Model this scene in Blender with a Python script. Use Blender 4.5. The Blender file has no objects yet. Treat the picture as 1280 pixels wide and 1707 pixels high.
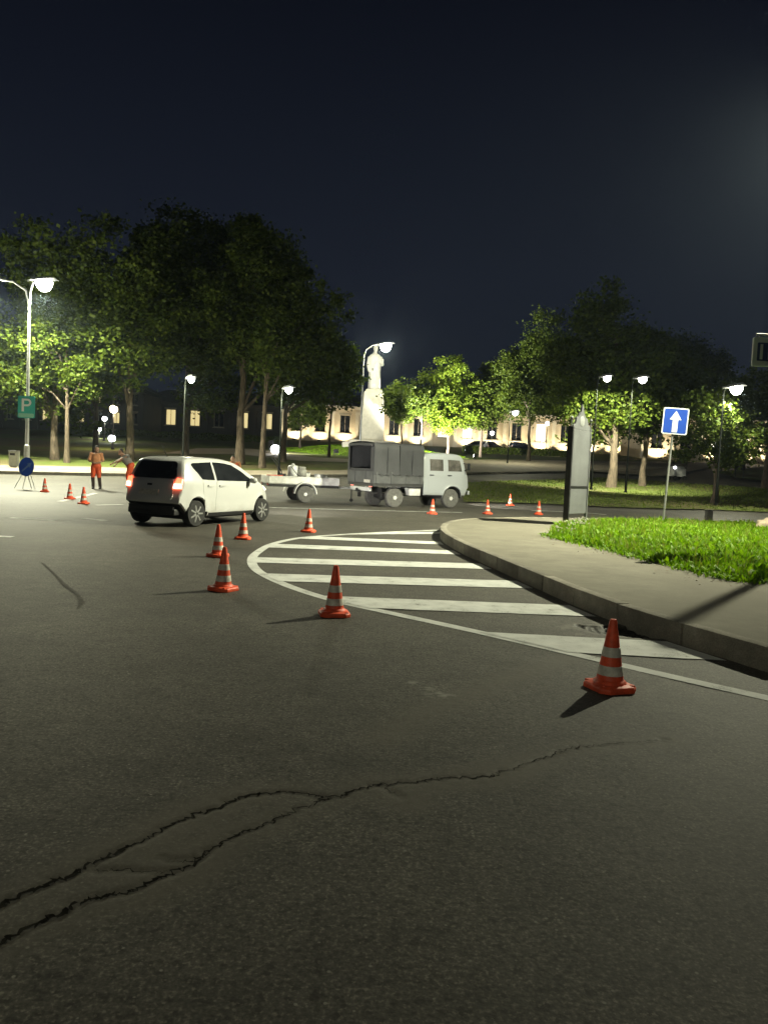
import bpy, bmesh, math, random
import numpy as np
from mathutils import Vector, Matrix, Euler
random.seed(4); rng = np.random.default_rng(7)
R_ = math.radians
SC = bpy.context.scene
COL = SC.collection

# ------------------------------------------------------------------ camera
F, CX, CY, CH = 1282.0, 640.0, 853.5, 1.535          # focal length in photo pixels, eye height in metres
ROLL, PITCH = math.atan(.045), math.atan(75.4 / F)
FW = Vector((0, math.cos(PITCH), -math.sin(PITCH)))
U0 = Vector((0, math.sin(PITCH), math.cos(PITCH)))
RT = Vector((1, 0, 0)) * math.cos(ROLL) + U0 * math.sin(ROLL)
UP = Vector((-1, 0, 0)) * math.sin(ROLL) + U0 * math.cos(ROLL)
CAM = Vector((0, 0, CH))
cd = bpy.data.cameras.new('camera')
cd.sensor_fit = 'VERTICAL'; cd.sensor_height = 24; cd.lens = 24 * F / 1707; cd.clip_start = .05; cd.clip_end = 1500
cam = bpy.data.objects.new('camera', cd); COL.objects.link(cam)
cam.matrix_world = Matrix(((RT.x, UP.x, -FW.x, CAM.x), (RT.y, UP.y, -FW.y, CAM.y), (RT.z, UP.z, -FW.z, CAM.z), (0, 0, 0, 1)))
SC.camera = cam

# ------------------------------------------------------------------ night sky, faint moon-level sun, exposure
w = bpy.data.worlds.new('World'); SC.world = w; w.use_nodes = True
nt = w.node_tree; nt.nodes.clear()
out = nt.nodes.new('ShaderNodeOutputWorld'); bg = nt.nodes.new('ShaderNodeBackground')
sky = nt.nodes.new('ShaderNodeTexSky'); sky.sky_type = 'NISHITA'; sky.sun_disc = False
sky.sun_elevation = R_(-2.5); sky.sun_rotation = R_(200); sky.air_density = 1.0; sky.dust_density = .4; sky.ozone_density = 3
hsv = nt.nodes.new('ShaderNodeHueSaturation'); hsv.inputs['Saturation'].default_value = .55; hsv.inputs['Value'].default_value = .25
add = nt.nodes.new('ShaderNodeMixRGB'); add.blend_type = 'ADD'; add.inputs[0].default_value = 1
geo = nt.nodes.new('ShaderNodeTexCoord'); sep_ = nt.nodes.new('ShaderNodeSeparateXYZ'); nt.links.new(geo.outputs['Generated'], sep_.inputs[0])
cr_ = nt.nodes.new('ShaderNodeValToRGB'); nt.links.new(sep_.outputs['Z'], cr_.inputs[0])      # town glow: night sky paler towards the horizon all round
cr_.color_ramp.elements.new(.24)
for i_, (p_, c_) in enumerate(((0, (.13, .18, .30, 1)), (.24, (.10, .14, .25, 1)), (.55, (.028, .040, .085, 1)))):
    cr_.color_ramp.elements[i_].position = p_; cr_.color_ramp.elements[i_].color = c_
nt.links.new(cr_.outputs[0], add.inputs[2])
nt.links.new(sky.outputs[0], hsv.inputs['Color']); nt.links.new(hsv.outputs[0], add.inputs[1])
nt.links.new(add.outputs[0], bg.inputs['Color']); nt.links.new(bg.outputs[0], out.inputs[0])
bg.inputs['Strength'].default_value = .07
SC.view_settings.view_transform = 'Standard'; SC.view_settings.look = 'None'
SC.view_settings.exposure = 0; SC.view_settings.gamma = 1; SC.view_settings.use_curve_mapping = False
SC.render.engine = 'CYCLES'
SC.cycles.use_denoising = True; SC.cycles.use_adaptive_sampling = True; SC.cycles.adaptive_threshold = .025; SC.cycles.adaptive_min_samples = 16
SC.cycles.max_bounces = 5; SC.cycles.diffuse_bounces = 3; SC.cycles.glossy_bounces = 3; SC.cycles.transparent_max_bounces = 6
SC.cycles.sample_clamp_indirect = 3; SC.cycles.sample_clamp_direct = 0; SC.cycles.caustics_reflective = False; SC.cycles.caustics_refractive = False

# ------------------------------------------------------------------ terrain and placement
def H(x, y):
    "height of the road: level near the camera, a gentle 5.5 % climb beyond 33 m, level again at the far square"
    t = (y - 33) / 3.0
    sp = 3 * (math.log1p(math.exp(t)) if t < 30 else t)
    return .055 * min(sp, 95)
def ray(px, py):
    return FW + RT * ((px - CX) / F) - UP * ((py - CY) / F)
def P(px, py, dz=0.0):
    d = ray(px, py); t = 1.0
    while t < 500:
        q = CAM + d * t
        if q.z < H(q.x, q.y) + dz: break
        t *= 1.01
    lo, hi = t / 1.01, t
    for _ in range(30):
        m = (lo + hi) / 2; q = CAM + d * m
        if q.z < H(q.x, q.y) + dz: hi = m
        else: lo = m
    return CAM + d * hi
def ZD(px, py, depth):
    d = ray(px, py); return CAM + d * (depth / d.y)

# ------------------------------------------------------------------ materials
MATS = {}
def nmat(name):
    m = bpy.data.materials.new(name); m.use_nodes = True
    b = m.node_tree.nodes['Principled BSDF']; return m, m.node_tree, b
def N(nt, t, **kw):
    n = nt.nodes.new(t)
    for k, v in kw.items():
        if k in n.inputs.keys() if hasattr(n.inputs, 'keys') else False: n.inputs[k].default_value = v
        else: setattr(n, k, v)
    return n
def noise(nt, scale, detail=4, rough=.6, co=None):
    n = nt.nodes.new('ShaderNodeTexNoise'); n.inputs['Scale'].default_value = scale
    n.inputs['Detail'].default_value = detail; n.inputs['Roughness'].default_value = rough
    if co is not None: nt.links.new(co, n.inputs['Vector'])
    return n
def ramp(nt, src, stops):
    r = nt.nodes.new('ShaderNodeValToRGB'); nt.links.new(src, r.inputs[0])
    e = r.color_ramp.elements
    while len(e) < len(stops): e.new(.5)
    for el, (p, c) in zip(e, stops):
        el.position = p; el.color = (c, c, c, 1) if isinstance(c, (int, float)) else (*c, 1)
    return r
def mixc(nt, fac, a, b, mode='MIX'):
    m = nt.nodes.new('ShaderNodeMixRGB'); m.blend_type = mode
    for i, v in ((0, fac), (1, a), (2, b)):
        if isinstance(v, (int, float)): m.inputs[i].default_value = v
        elif isinstance(v, tuple): m.inputs[i].default_value = (*v, 1)
        else: nt.links.new(v, m.inputs[i])
    return m.outputs[0]
def bump(nt, b, src, strength=.3, dist=.01):
    n = nt.nodes.new('ShaderNodeBump'); n.inputs['Strength'].default_value = strength; n.inputs['Distance'].default_value = dist
    nt.links.new(src, n.inputs['Height']); nt.links.new(n.outputs[0], b.inputs['Normal']); return n
def simple(name, col, rough=.6, metal=0, var=.15, scale=6, spec=.5, bmp=0, bscale=40):
    "plain painted / moulded surface with a little mottling and dirt"
    if name in MATS: return MATS[name]
    m, nt, b = nmat(name)
    co = nt.nodes.new('ShaderNodeTexCoord').outputs['Object']
    n = noise(nt, scale, 5, .6, co)
    dark = tuple(c * (1 - var) for c in col); lite = tuple(min(1, c * (1 + var)) for c in col)
    r = ramp(nt, n.outputs['Fac'], [(.3, dark), (.7, lite)])
    nt.links.new(r.outputs[0], b.inputs['Base Color'])
    b.inputs['Roughness'].default_value = rough; b.inputs['Metallic'].default_value = metal
    b.inputs['Specular IOR Level'].default_value = spec
    if bmp:
        n2 = noise(nt, bscale, 3, .6, co); bump(nt, b, n2.outputs['Fac'], bmp, .01)
    MATS[name] = m; return m
def emit(name, col, strength):
    if name in MATS: return MATS[name]
    m, nt, b = nmat(name)
    b.inputs['Base Color'].default_value = (.6, .6, .6, 1)
    b.inputs['Emission Color'].default_value = (*col, 1); b.inputs['Emission Strength'].default_value = strength
    MATS[name] = m; return m
def asphalt():
    m, nt, b = nmat('asphalt')
    co = nt.nodes.new('ShaderNodeTexCoord').outputs['Object']
    big = noise(nt, .55, 6, .62, co); mid = noise(nt, 5, 5, .65, co); fine = noise(nt, 60, 4, .7, co)
    vor = nt.nodes.new('ShaderNodeTexVoronoi'); vor.inputs['Scale'].default_value = 75; nt.links.new(co, vor.inputs['Vector'])
    vor2 = nt.nodes.new('ShaderNodeTexVoronoi'); vor2.inputs['Scale'].default_value = 48; nt.links.new(co, vor2.inputs['Vector'])
    c0 = ramp(nt, fine.outputs['Fac'], [(.28, (.023, .0217, .0175)), (.72, (.146, .135, .110))]).outputs[0]
    grain = ramp(nt, vor.outputs['Distance'], [(.0, 1.25), (.55, .55)]).outputs[0]
    c1 = mixc(nt, .55, c0, grain, 'MULTIPLY')
    # dark open-textured specks and paler worn stone, one to three centimetres across
    sp1 = noise(nt, 26, 3, .6, co); sp2 = noise(nt, 60, 3, .6, co)
    c1 = mixc(nt, ramp(nt, sp1.outputs['Fac'], [(.36, .9), (.50, 0.0)]).outputs[0], c1, (.020, .018, .013))
    c1 = mixc(nt, ramp(nt, sp2.outputs['Fac'], [(.56, 0.0), (.68, .8)]).outputs[0], c1, (.185, .170, .138))
    m1 = ramp(nt, mid.outputs['Fac'], [(.3, .62), (.7, 1.3)]).outputs[0]
    c2 = mixc(nt, .8, c1, m1, 'MULTIPLY')
    b1 = ramp(nt, big.outputs['Fac'], [(.32, .66), (.68, 1.22)]).outputs[0]
    c3 = mixc(nt, 1.0, c2, b1, 'MULTIPLY')
    # pale stone chips exposed in the wearing course
    sep = nt.nodes.new('ShaderNodeSeparateColor'); nt.links.new(vor2.outputs['Color'], sep.inputs[0])
    chip = ramp(nt, sep.outputs[0], [(.966, 0.0), (.985, .85)]).outputs[0]
    near = ramp(nt, vor2.outputs['Distance'], [(.22, 1.0), (.34, 0.0)]).outputs[0]
    cm = mixc(nt, 1.0, chip, near, 'MULTIPLY')
    st1 = noise(nt, 1.7, 5, .7, co)                                     # oil drips and damp stains
    c3 = mixc(nt, ramp(nt, st1.outputs['Fac'], [(.62, 0.0), (.72, .55)]).outputs[0], c3, (.018, .0165, .013))
    c4 = mixc(nt, cm, c3, (.22, .21, .18))
    at = nt.nodes.new('ShaderNodeAttribute'); at.attribute_name = 'wear'
    s2 = nt.nodes.new('ShaderNodeSeparateColor'); nt.links.new(at.outputs['Color'], s2.inputs[0])
    c5 = mixc(nt, s2.outputs[0], c4, (.082, .073, .056))        # dusty sealed band
    c6 = mixc(nt, s2.outputs[1], c5, (.007, .0065, .005))       # dirt in cracks
    c7 = mixc(nt, s2.outputs[2], c6, (.30, .29, .26))          # paint smudges
    nt.links.new(c7, b.inputs['Base Color'])
    b.inputs['Roughness'].default_value = .70; b.inputs['Specular IOR Level'].default_value = .38
    hsum = mixc(nt, .5, vor.outputs['Distance'], fine.outputs['Fac'], 'SUBTRACT')
    inv = nt.nodes.new('ShaderNodeMath'); inv.operation = 'SUBTRACT'; inv.inputs[0].default_value = 1; nt.links.new(s2.outputs[0], inv.inputs[1])
    bp = bump(nt, b, hsum, .3, .003); mul = nt.nodes.new('ShaderNodeMath'); mul.operation = 'MULTIPLY'; mul.inputs[1].default_value = .22
    nt.links.new(inv.outputs[0], mul.inputs[0]); nt.links.new(mul.outputs[0], bp.inputs['Strength'])
    MATS['asphalt'] = m; return m
def ground_mat(name, c_lo, c_hi, scale=3.0, rough=.9, bscale=40, bstr=.4, spec=.3, patch=None):
    m, nt, b = nmat(name)
    co = nt.nodes.new('ShaderNodeTexCoord').outputs['Object']
    n1 = noise(nt, scale, 6, .65, co); n2 = noise(nt, bscale, 4, .7, co); n3 = noise(nt, scale * .12, 3, .5, co)
    c = ramp(nt, n1.outputs['Fac'], [(.3, c_lo), (.7, c_hi)]).outputs[0]
    k = ramp(nt, n2.outputs['Fac'], [(.3, .65), (.7, 1.25)]).outputs[0]
    c = mixc(nt, .8, c, k, 'MULTIPLY')
    if patch:
        pm = ramp(nt, n3.outputs['Fac'], [(.45, 0.0), (.62, 1.0)]).outputs[0]
        c = mixc(nt, pm, c, patch)
    nt.links.new(c, b.inputs['Base Color']); b.inputs['Roughness'].default_value = rough; b.inputs['Specular IOR Level'].default_value = spec
    bump(nt, b, n2.outputs['Fac'], bstr, .02)
    MATS[name] = m; return m
def paint_mat():
    m, nt, b = nmat('road_paint')
    co = nt.nodes.new('ShaderNodeTexCoord').outputs['Object']
    n1 = noise(nt, 55, 5, .75, co); n2 = noise(nt, 4, 4, .6, co)
    mask = mixc(nt, .45, n1.outputs['Fac'], n2.outputs['Fac'])
    f = ramp(nt, mask, [(.36, 0.0), (.43, 1.0)]).outputs[0]
    tone = ramp(nt, n2.outputs['Fac'], [(.3, (.48, .49, .47)), (.7, (.68, .69, .66))]).outputs[0]
    nt.links.new(mixc(nt, f, (.10, .095, .08), tone), b.inputs['Base Color'])
    b.inputs['Roughness'].default_value = .7; b.inputs['Specular IOR Level'].default_value = .35
    bump(nt, b, n1.outputs['Fac'], .4, .004)
    MATS['road_paint'] = m; return m
def leaf_mat(name, lo, hi, trans=.35):
    m, nt, b = nmat(name)
    g = nt.nodes.new('ShaderNodeNewGeometry')
    r = ramp(nt, g.outputs['Random Per Island'], [(0, lo), (1, hi)])
    nt.links.new(r.outputs[0], b.inputs['Base Color']); b.inputs['Roughness'].default_value = .6; b.inputs['Specular IOR Level'].default_value = .18
    t = nt.nodes.new('ShaderNodeBsdfTranslucent')
    nt.links.new(mixc(nt, 1.0, r.outputs[0], (1.25, 1.35, .5), 'MULTIPLY'), t.inputs['Color'])
    mx = nt.nodes.new('ShaderNodeMixShader'); mx.inputs[0].default_value = trans
    nt.links.new(b.outputs[0], mx.inputs[1]); nt.links.new(t.outputs[0], mx.inputs[2])
    nt.links.new(mx.outputs[0], nt.nodes['Material Output'].inputs['Surface'])
    MATS[name] = m; return m
def bark_mat():
    m, nt, b = nmat('bark')
    co = nt.nodes.new('ShaderNodeTexCoord').outputs['Object']
    mp = nt.nodes.new('ShaderNodeMapping'); mp.inputs['Scale'].default_value = (9, 9, 1.6); nt.links.new(co, mp.inputs[0])
    n1 = noise(nt, 1.5, 6, .7, mp.outputs[0])
    nt.links.new(ramp(nt, n1.outputs['Fac'], [(.35, (.035, .026, .018)), (.65, (.15, .115, .08))]).outputs[0], b.inputs['Base Color'])
    b.inputs['Roughness'].default_value = .9; bump(nt, b, n1.outputs['Fac'], .9, .04)
    MATS['bark'] = m; return m
def paint_car(name, col):
    m, nt, b = nmat(name)
    co = nt.nodes.new('ShaderNodeTexCoord').outputs['Object']
    n1 = noise(nt, 2.2, 6, .6, co)
    sp = nt.nodes.new('ShaderNodeSeparateXYZ'); nt.links.new(co, sp.inputs[0])
    low = ramp(nt, sp.outputs['Z'], [(.15, 1.0), (.6, 0.0)]).outputs[0]
    dirt = mixc(nt, 1.0, low, ramp(nt, n1.outputs['Fac'], [(.35, 0.0), (.75, .8)]).outputs[0], 'MULTIPLY')
    nt.links.new(mixc(nt, dirt, col, (.22, .20, .16)), b.inputs['Base Color'])
    b.inputs['Roughness'].default_value = .3; b.inputs['Coat Weight'].default_value = .6; b.inputs['Coat Roughness'].default_value = .08
    MATS[name] = m; return m
def glass_mat():
    m, nt, b = nmat('dark_glass')
    co = nt.nodes.new('ShaderNodeTexCoord').outputs['Object']
    n1 = noise(nt, 3, 4, .6, co)
    nt.links.new(ramp(nt, n1.outputs['Fac'], [(.3, (.008, .009, .011)), (.7, (.02, .022, .025))]).outputs[0], b.inputs['Base Color'])
    b.inputs['Roughness'].default_value = .06; b.inputs['Specular IOR Level'].default_value = .6
    MATS['dark_glass'] = m; return m

M_ASPH = asphalt(); M_PAINT = paint_mat(); M_BARK = bark_mat(); M_GLASS = glass_mat()
M_PAVE = ground_mat('pavement_concrete', (.15, .139, .108), (.22, .206, .162), 2.2, .88, 90, .35, patch=(.150, .138, .106))
M_KERB = ground_mat('kerb_concrete', (.17, .158, .128), (.29, .27, .225), 5, .9, 70, .5)
_kt = M_KERB.node_tree; _kb = _kt.nodes['Principled BSDF']; _ks = _kb.inputs['Base Color'].links[0].from_socket
_ko = _kt.nodes.new('ShaderNodeObjectInfo')                              # each stone its own shade
_kt.links.new(mixc(_kt, 1.0, _ks, ramp(_kt, _ko.outputs['Random'], [(0, .72), (1, 1.2)]).outputs[0], 'MULTIPLY'), _kb.inputs['Base Color'])
M_FARP = ground_mat('far_paving', (.22, .185, .14), (.32, .28, .215), 1.2, .85, 20, .3)
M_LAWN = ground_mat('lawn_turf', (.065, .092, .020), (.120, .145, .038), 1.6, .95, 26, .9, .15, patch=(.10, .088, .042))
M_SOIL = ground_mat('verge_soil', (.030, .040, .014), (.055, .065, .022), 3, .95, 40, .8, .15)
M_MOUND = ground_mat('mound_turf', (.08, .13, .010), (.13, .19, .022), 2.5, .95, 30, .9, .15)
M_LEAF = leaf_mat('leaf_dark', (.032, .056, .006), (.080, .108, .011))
M_LEAF_LIT = leaf_mat('leaf_lit', (.075, .125, .008), (.150, .200, .018))  # leaf of the lit crowns, lamp light put into the lighter colour
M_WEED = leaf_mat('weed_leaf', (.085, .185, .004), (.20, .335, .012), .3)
M_GRASS = leaf_mat('grass_blade', (.070, .115, .016), (.160, .195, .040), .3)
M_ORANGE = simple('cone_orange', (.74, .088, .030), .55, var=.38, scale=9, bmp=.15)
M_REFL = simple('reflective_white', (.58, .56, .49), .45, var=.32, scale=16)
M_POLE = simple('galvanised_steel', (.25, .26, .25), .55, .4, .25, 3)
M_DPOLE = simple('dark_steel', (.03, .03, .032), .5, .4, .25, 5)
M_RUB = simple('rubber', (.018, .018, .018), .85, var=.4, scale=12)
M_BLKP = simple('black_plastic', (.014, .014, .015), .6, var=.3, scale=8)
M_ALU = simple('wheel_alloy', (.62, .62, .62), .3, .75, .12, 6)
M_WHITE = simple('white_metal', (.66, .67, .66), .5, 0, .14, 3)
M_STONE = simple('monument_granite', (.46, .44, .375), .8, 0, .12, 2.5, bmp=.25, bscale=14)
M_STATUE = simple('statue_stone', (.45, .445, .42), .8, 0, .12, 3, bmp=.3, bscale=9)

# ------------------------------------------------------------------ mesh helpers
class MB:
    def __init__(s): s.v = []; s.f = []; s.m = []; s.cur = 0
    def add(s, vs, fs):
        o = len(s.v); s.v += [tuple(v) for v in vs]; s.f += [tuple(i + o for i in f) for f in fs]; s.m += [s.cur] * len(fs); return s
    def box(s, c, d, rot=None, taper=1.0):
        vs = []
        for z in (-1, 1):
            k = taper if z > 0 else 1
            for x, y in ((-1, -1), (1, -1), (1, 1), (-1, 1)):
                v = Vector((x * d[0] / 2 * k, y * d[1] / 2 * k, z * d[2] / 2))
                if rot: v = Euler(rot).to_matrix() @ v
                vs.append(Vector(c) + v)
        return s.add(vs, [(3, 2, 1, 0), (4, 5, 6, 7), (0, 1, 5, 4), (1, 2, 6, 5), (2, 3, 7, 6), (3, 0, 4, 7)])
    def tube(s, pts, rad, n=10, cap=True, sx=1.0, sy=1.0):
        pts = [Vector(p) for p in pts]; k = len(pts)
        rad = [rad] * k if isinstance(rad, (int, float)) else rad
        vs = []; ref = None
        for i, p in enumerate(pts):
            t = (pts[min(i + 1, k - 1)] - pts[max(i - 1, 0)]).normalized()
            if ref is None:
                ref = Vector((0, 1, 0)) if abs(t.z) > .8 else Vector((0, 0, 1))
            a = (ref - t * ref.dot(t)).normalized(); ref = a; b = t.cross(a)
            for j in range(n):
                g = 2 * math.pi * j / n
                vs.append(p + a * (math.cos(g) * rad[i] * sx) + b * (math.sin(g) * rad[i] * sy))
        fs = [(i * n + j, i * n + (j + 1) % n, (i + 1) * n + (j + 1) % n, (i + 1) * n + j) for i in range(k - 1) for j in range(n)]
        if cap: fs += [tuple(range(n))[::-1], tuple((k - 1) * n + j for j in range(n))]
        return s.add(vs, fs)
    def lathe(s, prof, n=20, o=(0, 0, 0), axis='Z', sx=1, sy=1):
        vs = []
        for r, z in prof:
            for j in range(n):
                g = 2 * math.pi * j / n; x, y = r * math.cos(g) * sx, r * math.sin(g) * sy
                v = (x, y, z) if axis == 'Z' else ((x, z, y) if axis == 'Y' else (z, x, y))
                vs.append((v[0] + o[0], v[1] + o[1], v[2] + o[2]))
        k = len(prof)
        fs = [(i * n + j, i * n + (j + 1) % n, (i + 1) * n + (j + 1) % n, (i + 1) * n + j) for i in range(k - 1) for j in range(n)]
        fs += [tuple(range(n))[::-1], tuple((k - 1) * n + j for j in range(n))]
        return s.add(vs, fs)
    def prism(s, poly, y0, y1, fn=None):
        "poly in (x,z), extruded along y; fn maps a point"
        n = len(poly); g = fn or (lambda x, y, z: (x, y, z))
        vs = [g(x, y0, z) for x, z in poly] + [g(x, y1, z) for x, z in poly]
        fs = [tuple(range(n)), tuple(range(n, 2 * n))[::-1]] + [(i, i + n, (i + 1) % n + n, (i + 1) % n) for i in range(n)]
        return s.add(vs, fs)
    def ball(s, c, r, n=12, m=8, e=(1, 1, 1)):
        pr = [(math.sin(math.pi * i / m) * r + 1e-4, -math.cos(math.pi * i / m) * r) for i in range(m + 1)]
        o = len(s.v); s.lathe(pr, n)
        for i in range(o, len(s.v)):
            v = s.v[i]; s.v[i] = (v[0] * e[0] + c[0], v[1] * e[1] + c[1], v[2] * e[2] + c[2])
        return s
    def build(s, name, mat, parent=None, smooth=True, bevel=0, angle=40):
        me = bpy.data.meshes.new(name); me.from_pydata(s.v, [], s.f)
        for m in (mat if isinstance(mat, (list, tuple)) else [mat]): me.materials.append(m)
        bm = bmesh.new(); bm.from_mesh(me)
        for f, i in zip(bm.faces, s.m): f.material_index = i
        bmesh.ops.recalc_face_normals(bm, faces=bm.faces)
        if bevel:
            es = [e for e in bm.edges if len(e.link_faces) == 2 and e.calc_face_angle(0) > .6]
            bmesh.ops.bevel(bm, geom=es, offset=bevel, segments=2, affect='EDGES', profile=.6)
        for f in bm.faces: f.smooth = smooth
        for e in bm.edges:
            if len(e.link_faces) == 2 and e.calc_face_angle(0) > R_(angle): e.smooth = False
        bm.to_mesh(me); bm.free()
        return link(name, me, parent)
def link(name, me, parent=None):
    o = bpy.data.objects.new(name, me); COL.objects.link(o)
    if parent is not None: o.parent = parent
    return o
def tag(o, label=None, cat=None, group=None, kind=None):
    for k, v in (('label', label), ('category', cat), ('group', group), ('kind', kind)):
        if v: o[k] = v
    return o
def thing(name, loc, rz, label, cat, group=None):
    o = bpy.data.objects.new(name, None); COL.objects.link(o); o.empty_display_size = .2
    o.location = loc; o.rotation_euler = (0, 0, rz); return tag(o, label, cat, group)
def kids(o): return [c for c in bpy.data.objects if c.parent == o]
def clone(o, parent=None):
    c = o.copy(); COL.objects.link(c); c.parent = parent
    for ch in kids(o): clone(ch, c)
    return c
def fastmesh(name, verts, faces, mat, parent=None, smooth=False):
    me = bpy.data.meshes.new(name); n = faces.shape[1]
    me.vertices.add(len(verts)); me.vertices.foreach_set('co', np.asarray(verts, dtype=np.float32).ravel())
    me.loops.add(faces.size); me.loops.foreach_set('vertex_index', faces.astype(np.int32).ravel())
    me.polygons.add(len(faces)); me.polygons.foreach_set('loop_start', np.arange(0, faces.size, n, dtype=np.int32))
    me.update(calc_edges=True); me.materials.append(mat)
    if smooth: me.polygons.foreach_set('use_smooth', np.ones(len(faces), dtype=bool))
    return link(name, me, parent)
def sheet(name, poly, off, mat, parent=None, ystep=1.5, hf=None, xstep=0):
    "flat polygon (world x,y), cut so that it follows the terrain, lying off metres above it"
    bm = bmesh.new(); vs = [bm.verts.new((x, y, 0)) for x, y in poly]; f = bm.faces.new(vs)
    if f.normal.z < 0: bmesh.ops.reverse_faces(bm, faces=[f])
    ys = [p[1] for p in poly]; y = max(min(ys), 22) + ystep
    bmesh.ops.triangulate(bm, faces=bm.faces[:])
    while y < min(max(ys), 135):
        bmesh.ops.bisect_plane(bm, geom=bm.verts[:] + bm.edges[:] + bm.faces[:], plane_co=(0, y, 0), plane_no=(0, 1, 0))
        y += ystep if y < 42 else 6
    for v in bm.verts: v.co.z = (hf or H)(v.co.x, v.co.y) + off
    bmesh.ops.recalc_face_normals(bm, faces=bm.faces)
    if sum(f.normal.z for f in bm.faces) < 0: bmesh.ops.reverse_faces(bm, faces=bm.faces)
    me = bpy.data.meshes.new(name); bm.to_mesh(me); bm.free(); me.materials.append(mat)
    return link(name, me, parent)
def smoothline(pts, n=6):
    "Catmull-Rom through 2-D points"
    out = []; k = len(pts); g = lambda i: Vector(pts[max(0, min(k - 1, i))][:2])
    for i in range(k - 1):
        a, b, c, d = g(i - 1), g(i), g(i + 1), g(i + 2)
        for j in range(n):
            t = j / n
            out.append(.5 * ((2 * b) + (c - a) * t + (2 * a - 5 * b + 4 * c - d) * t * t + (3 * b - a - 3 * c + d) * t ** 3))
    out.append(g(k - 1)); return out
def ribbon(name, pts, wid, off, mat, parent):
    "painted line of constant width along 2-D points"
    vs = []; fs = []
    for i, p in enumerate(pts):
        t = (pts[min(i + 1, len(pts) - 1)] - pts[max(i - 1, 0)]).normalized(); n = Vector((-t.y, t.x))
        ww = wid[i] if isinstance(wid, list) else wid
        for s_ in (-1, 1):
            q = p + n * (s_ * ww / 2); vs.append((q.x, q.y, H(q.x, q.y) + off))
        if i: fs.append((2 * i - 2, 2 * i - 1, 2 * i + 1, 2 * i))
    b = MB(); b.add(vs, fs); o = b.build(name, mat, parent)
    return o
def PX(lst, dz=0): return [P(x, y, dz).to_2d() for x, y in lst]
def bake(o):
    dg = bpy.context.evaluated_depsgraph_get(); me = bpy.data.meshes.new_from_object(o.evaluated_get(dg))
    o.modifiers.clear(); old = o.data; o.data = me; bpy.data.meshes.remove(old)
    for p in me.polygons: p.use_smooth = True
    return o
def fuse(o, vox, smooth=4):
    m = o.modifiers.new('r', 'REMESH'); m.mode = 'VOXEL'; m.voxel_size = vox; m.use_smooth_shade = True
    s = o.modifiers.new('s', 'SMOOTH'); s.factor = .5; s.iterations = smooth
    mats = list(o.data.materials); bake(o)
    if not o.data.materials:
        for m in mats: o.data.materials.append(m)
    return o

# ------------------------------------------------------------------ light helper
def lamp(name, loc, power, parent=None, col=(1, .93, .80), kind='SPOT', cone=165, aim=(0, 0, -1), size=.15, blend=.35):
    L = bpy.data.lights.new(name, kind); L.energy = power; L.color = col; L.shadow_soft_size = size
    if kind == 'SPOT': L.spot_size = R_(cone); L.spot_blend = blend
    o = bpy.data.objects.new(name, L); COL.objects.link(o); o.location = loc
    o.rotation_euler = Vector(aim).to_track_quat('-Z', 'Y').to_euler()
    if parent is not None: o.parent = parent
    return o
LED = (1, .985, .70)

# ================================================================== SETTING
# road: one sheet to the horizon; in front of the camera a fine mesh carries the cracks as real relief
X0, X1, Y0, Y1, ST = -3.4, 4.3, 1.6, 8.7, .0125
xs = [-160, -100, -60, -30, -15, -8, X0, X1, 8, 15, 30, 60, 100, 160]
ys = [-40, -15, -5, Y0, Y1, 14, 20] + [22 + 1.5 * i for i in range(16)] + [50, 65, 80, 95, 110, 125, 127, 129, 135, 180, 300]
rb = MB(); idx = {}
for j, y in enumerate(ys):
    for i, x in enumerate(xs):
        idx[i, j] = len(rb.v); rb.v.append((x, y, H(x, y)))
for j in range(len(ys) - 1):
    for i in range(len(xs) - 1):
        if xs[i] == X0 and ys[j] == Y0: continue
        rb.f.append((idx[i, j], idx[i + 1, j], idx[i + 1, j + 1], idx[i, j + 1])); rb.m.append(0)
nx, ny = int(round((X1 - X0) / ST)) + 1, int(round((Y1 - Y0) / ST)) + 1
gx, gy = np.meshgrid(np.linspace(X0, X1, nx), np.linspace(Y0, Y1, ny)); gz = np.zeros_like(gx)
def dist_to(line):
    d = np.full(gx.shape, 9.0); along = np.zeros(gx.shape); L = 0
    for a, b in zip(line[:-1], line[1:]):
        ab = b - a; l2 = ab.length_squared + 1e-9
        t = np.clip(((gx - a.x) * ab.x + (gy - a.y) * ab.y) / l2, 0, 1)
        dd = np.hypot(gx - a.x - t * ab.x, gy - a.y - t * ab.y)
        m = dd < d; d[m] = dd[m]; along[m] = (L + t * math.sqrt(l2))[m]; L += math.sqrt(l2)
    return d, along / L
def vnoise(scale, seed):
    r = np.random.default_rng(seed); a = r.random((int(400 / 1) , 400))
    u, v = (gx - X0) * scale, (gy - Y0) * scale
    i, j = np.floor(u).astype(int) % 399, np.floor(v).astype(int) % 399; fu, fv = u - np.floor(u), v - np.floor(v)
    fu, fv = fu * fu * (3 - 2 * fu), fv * fv * (3 - 2 * fv)
    return (a[i, j] * (1 - fu) + a[i + 1, j] * fu) * (1 - fv) + (a[i, j + 1] * (1 - fu) + a[i + 1, j + 1] * fu) * fv
def jag(pts, amp, n=7):
    pts = smoothline(pts, n); r = random.Random(3)
    out = []
    for a, b_ in zip(pts[:-1], pts[1:]):
        out.append(a + Vector((r.uniform(-amp, amp), r.uniform(-amp, amp)))); m = (a + b_) / 2; out.append(m + Vector((r.uniform(-amp, amp), r.uniform(-amp, amp))) * 1.3)
    return out + [pts[-1]]
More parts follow.
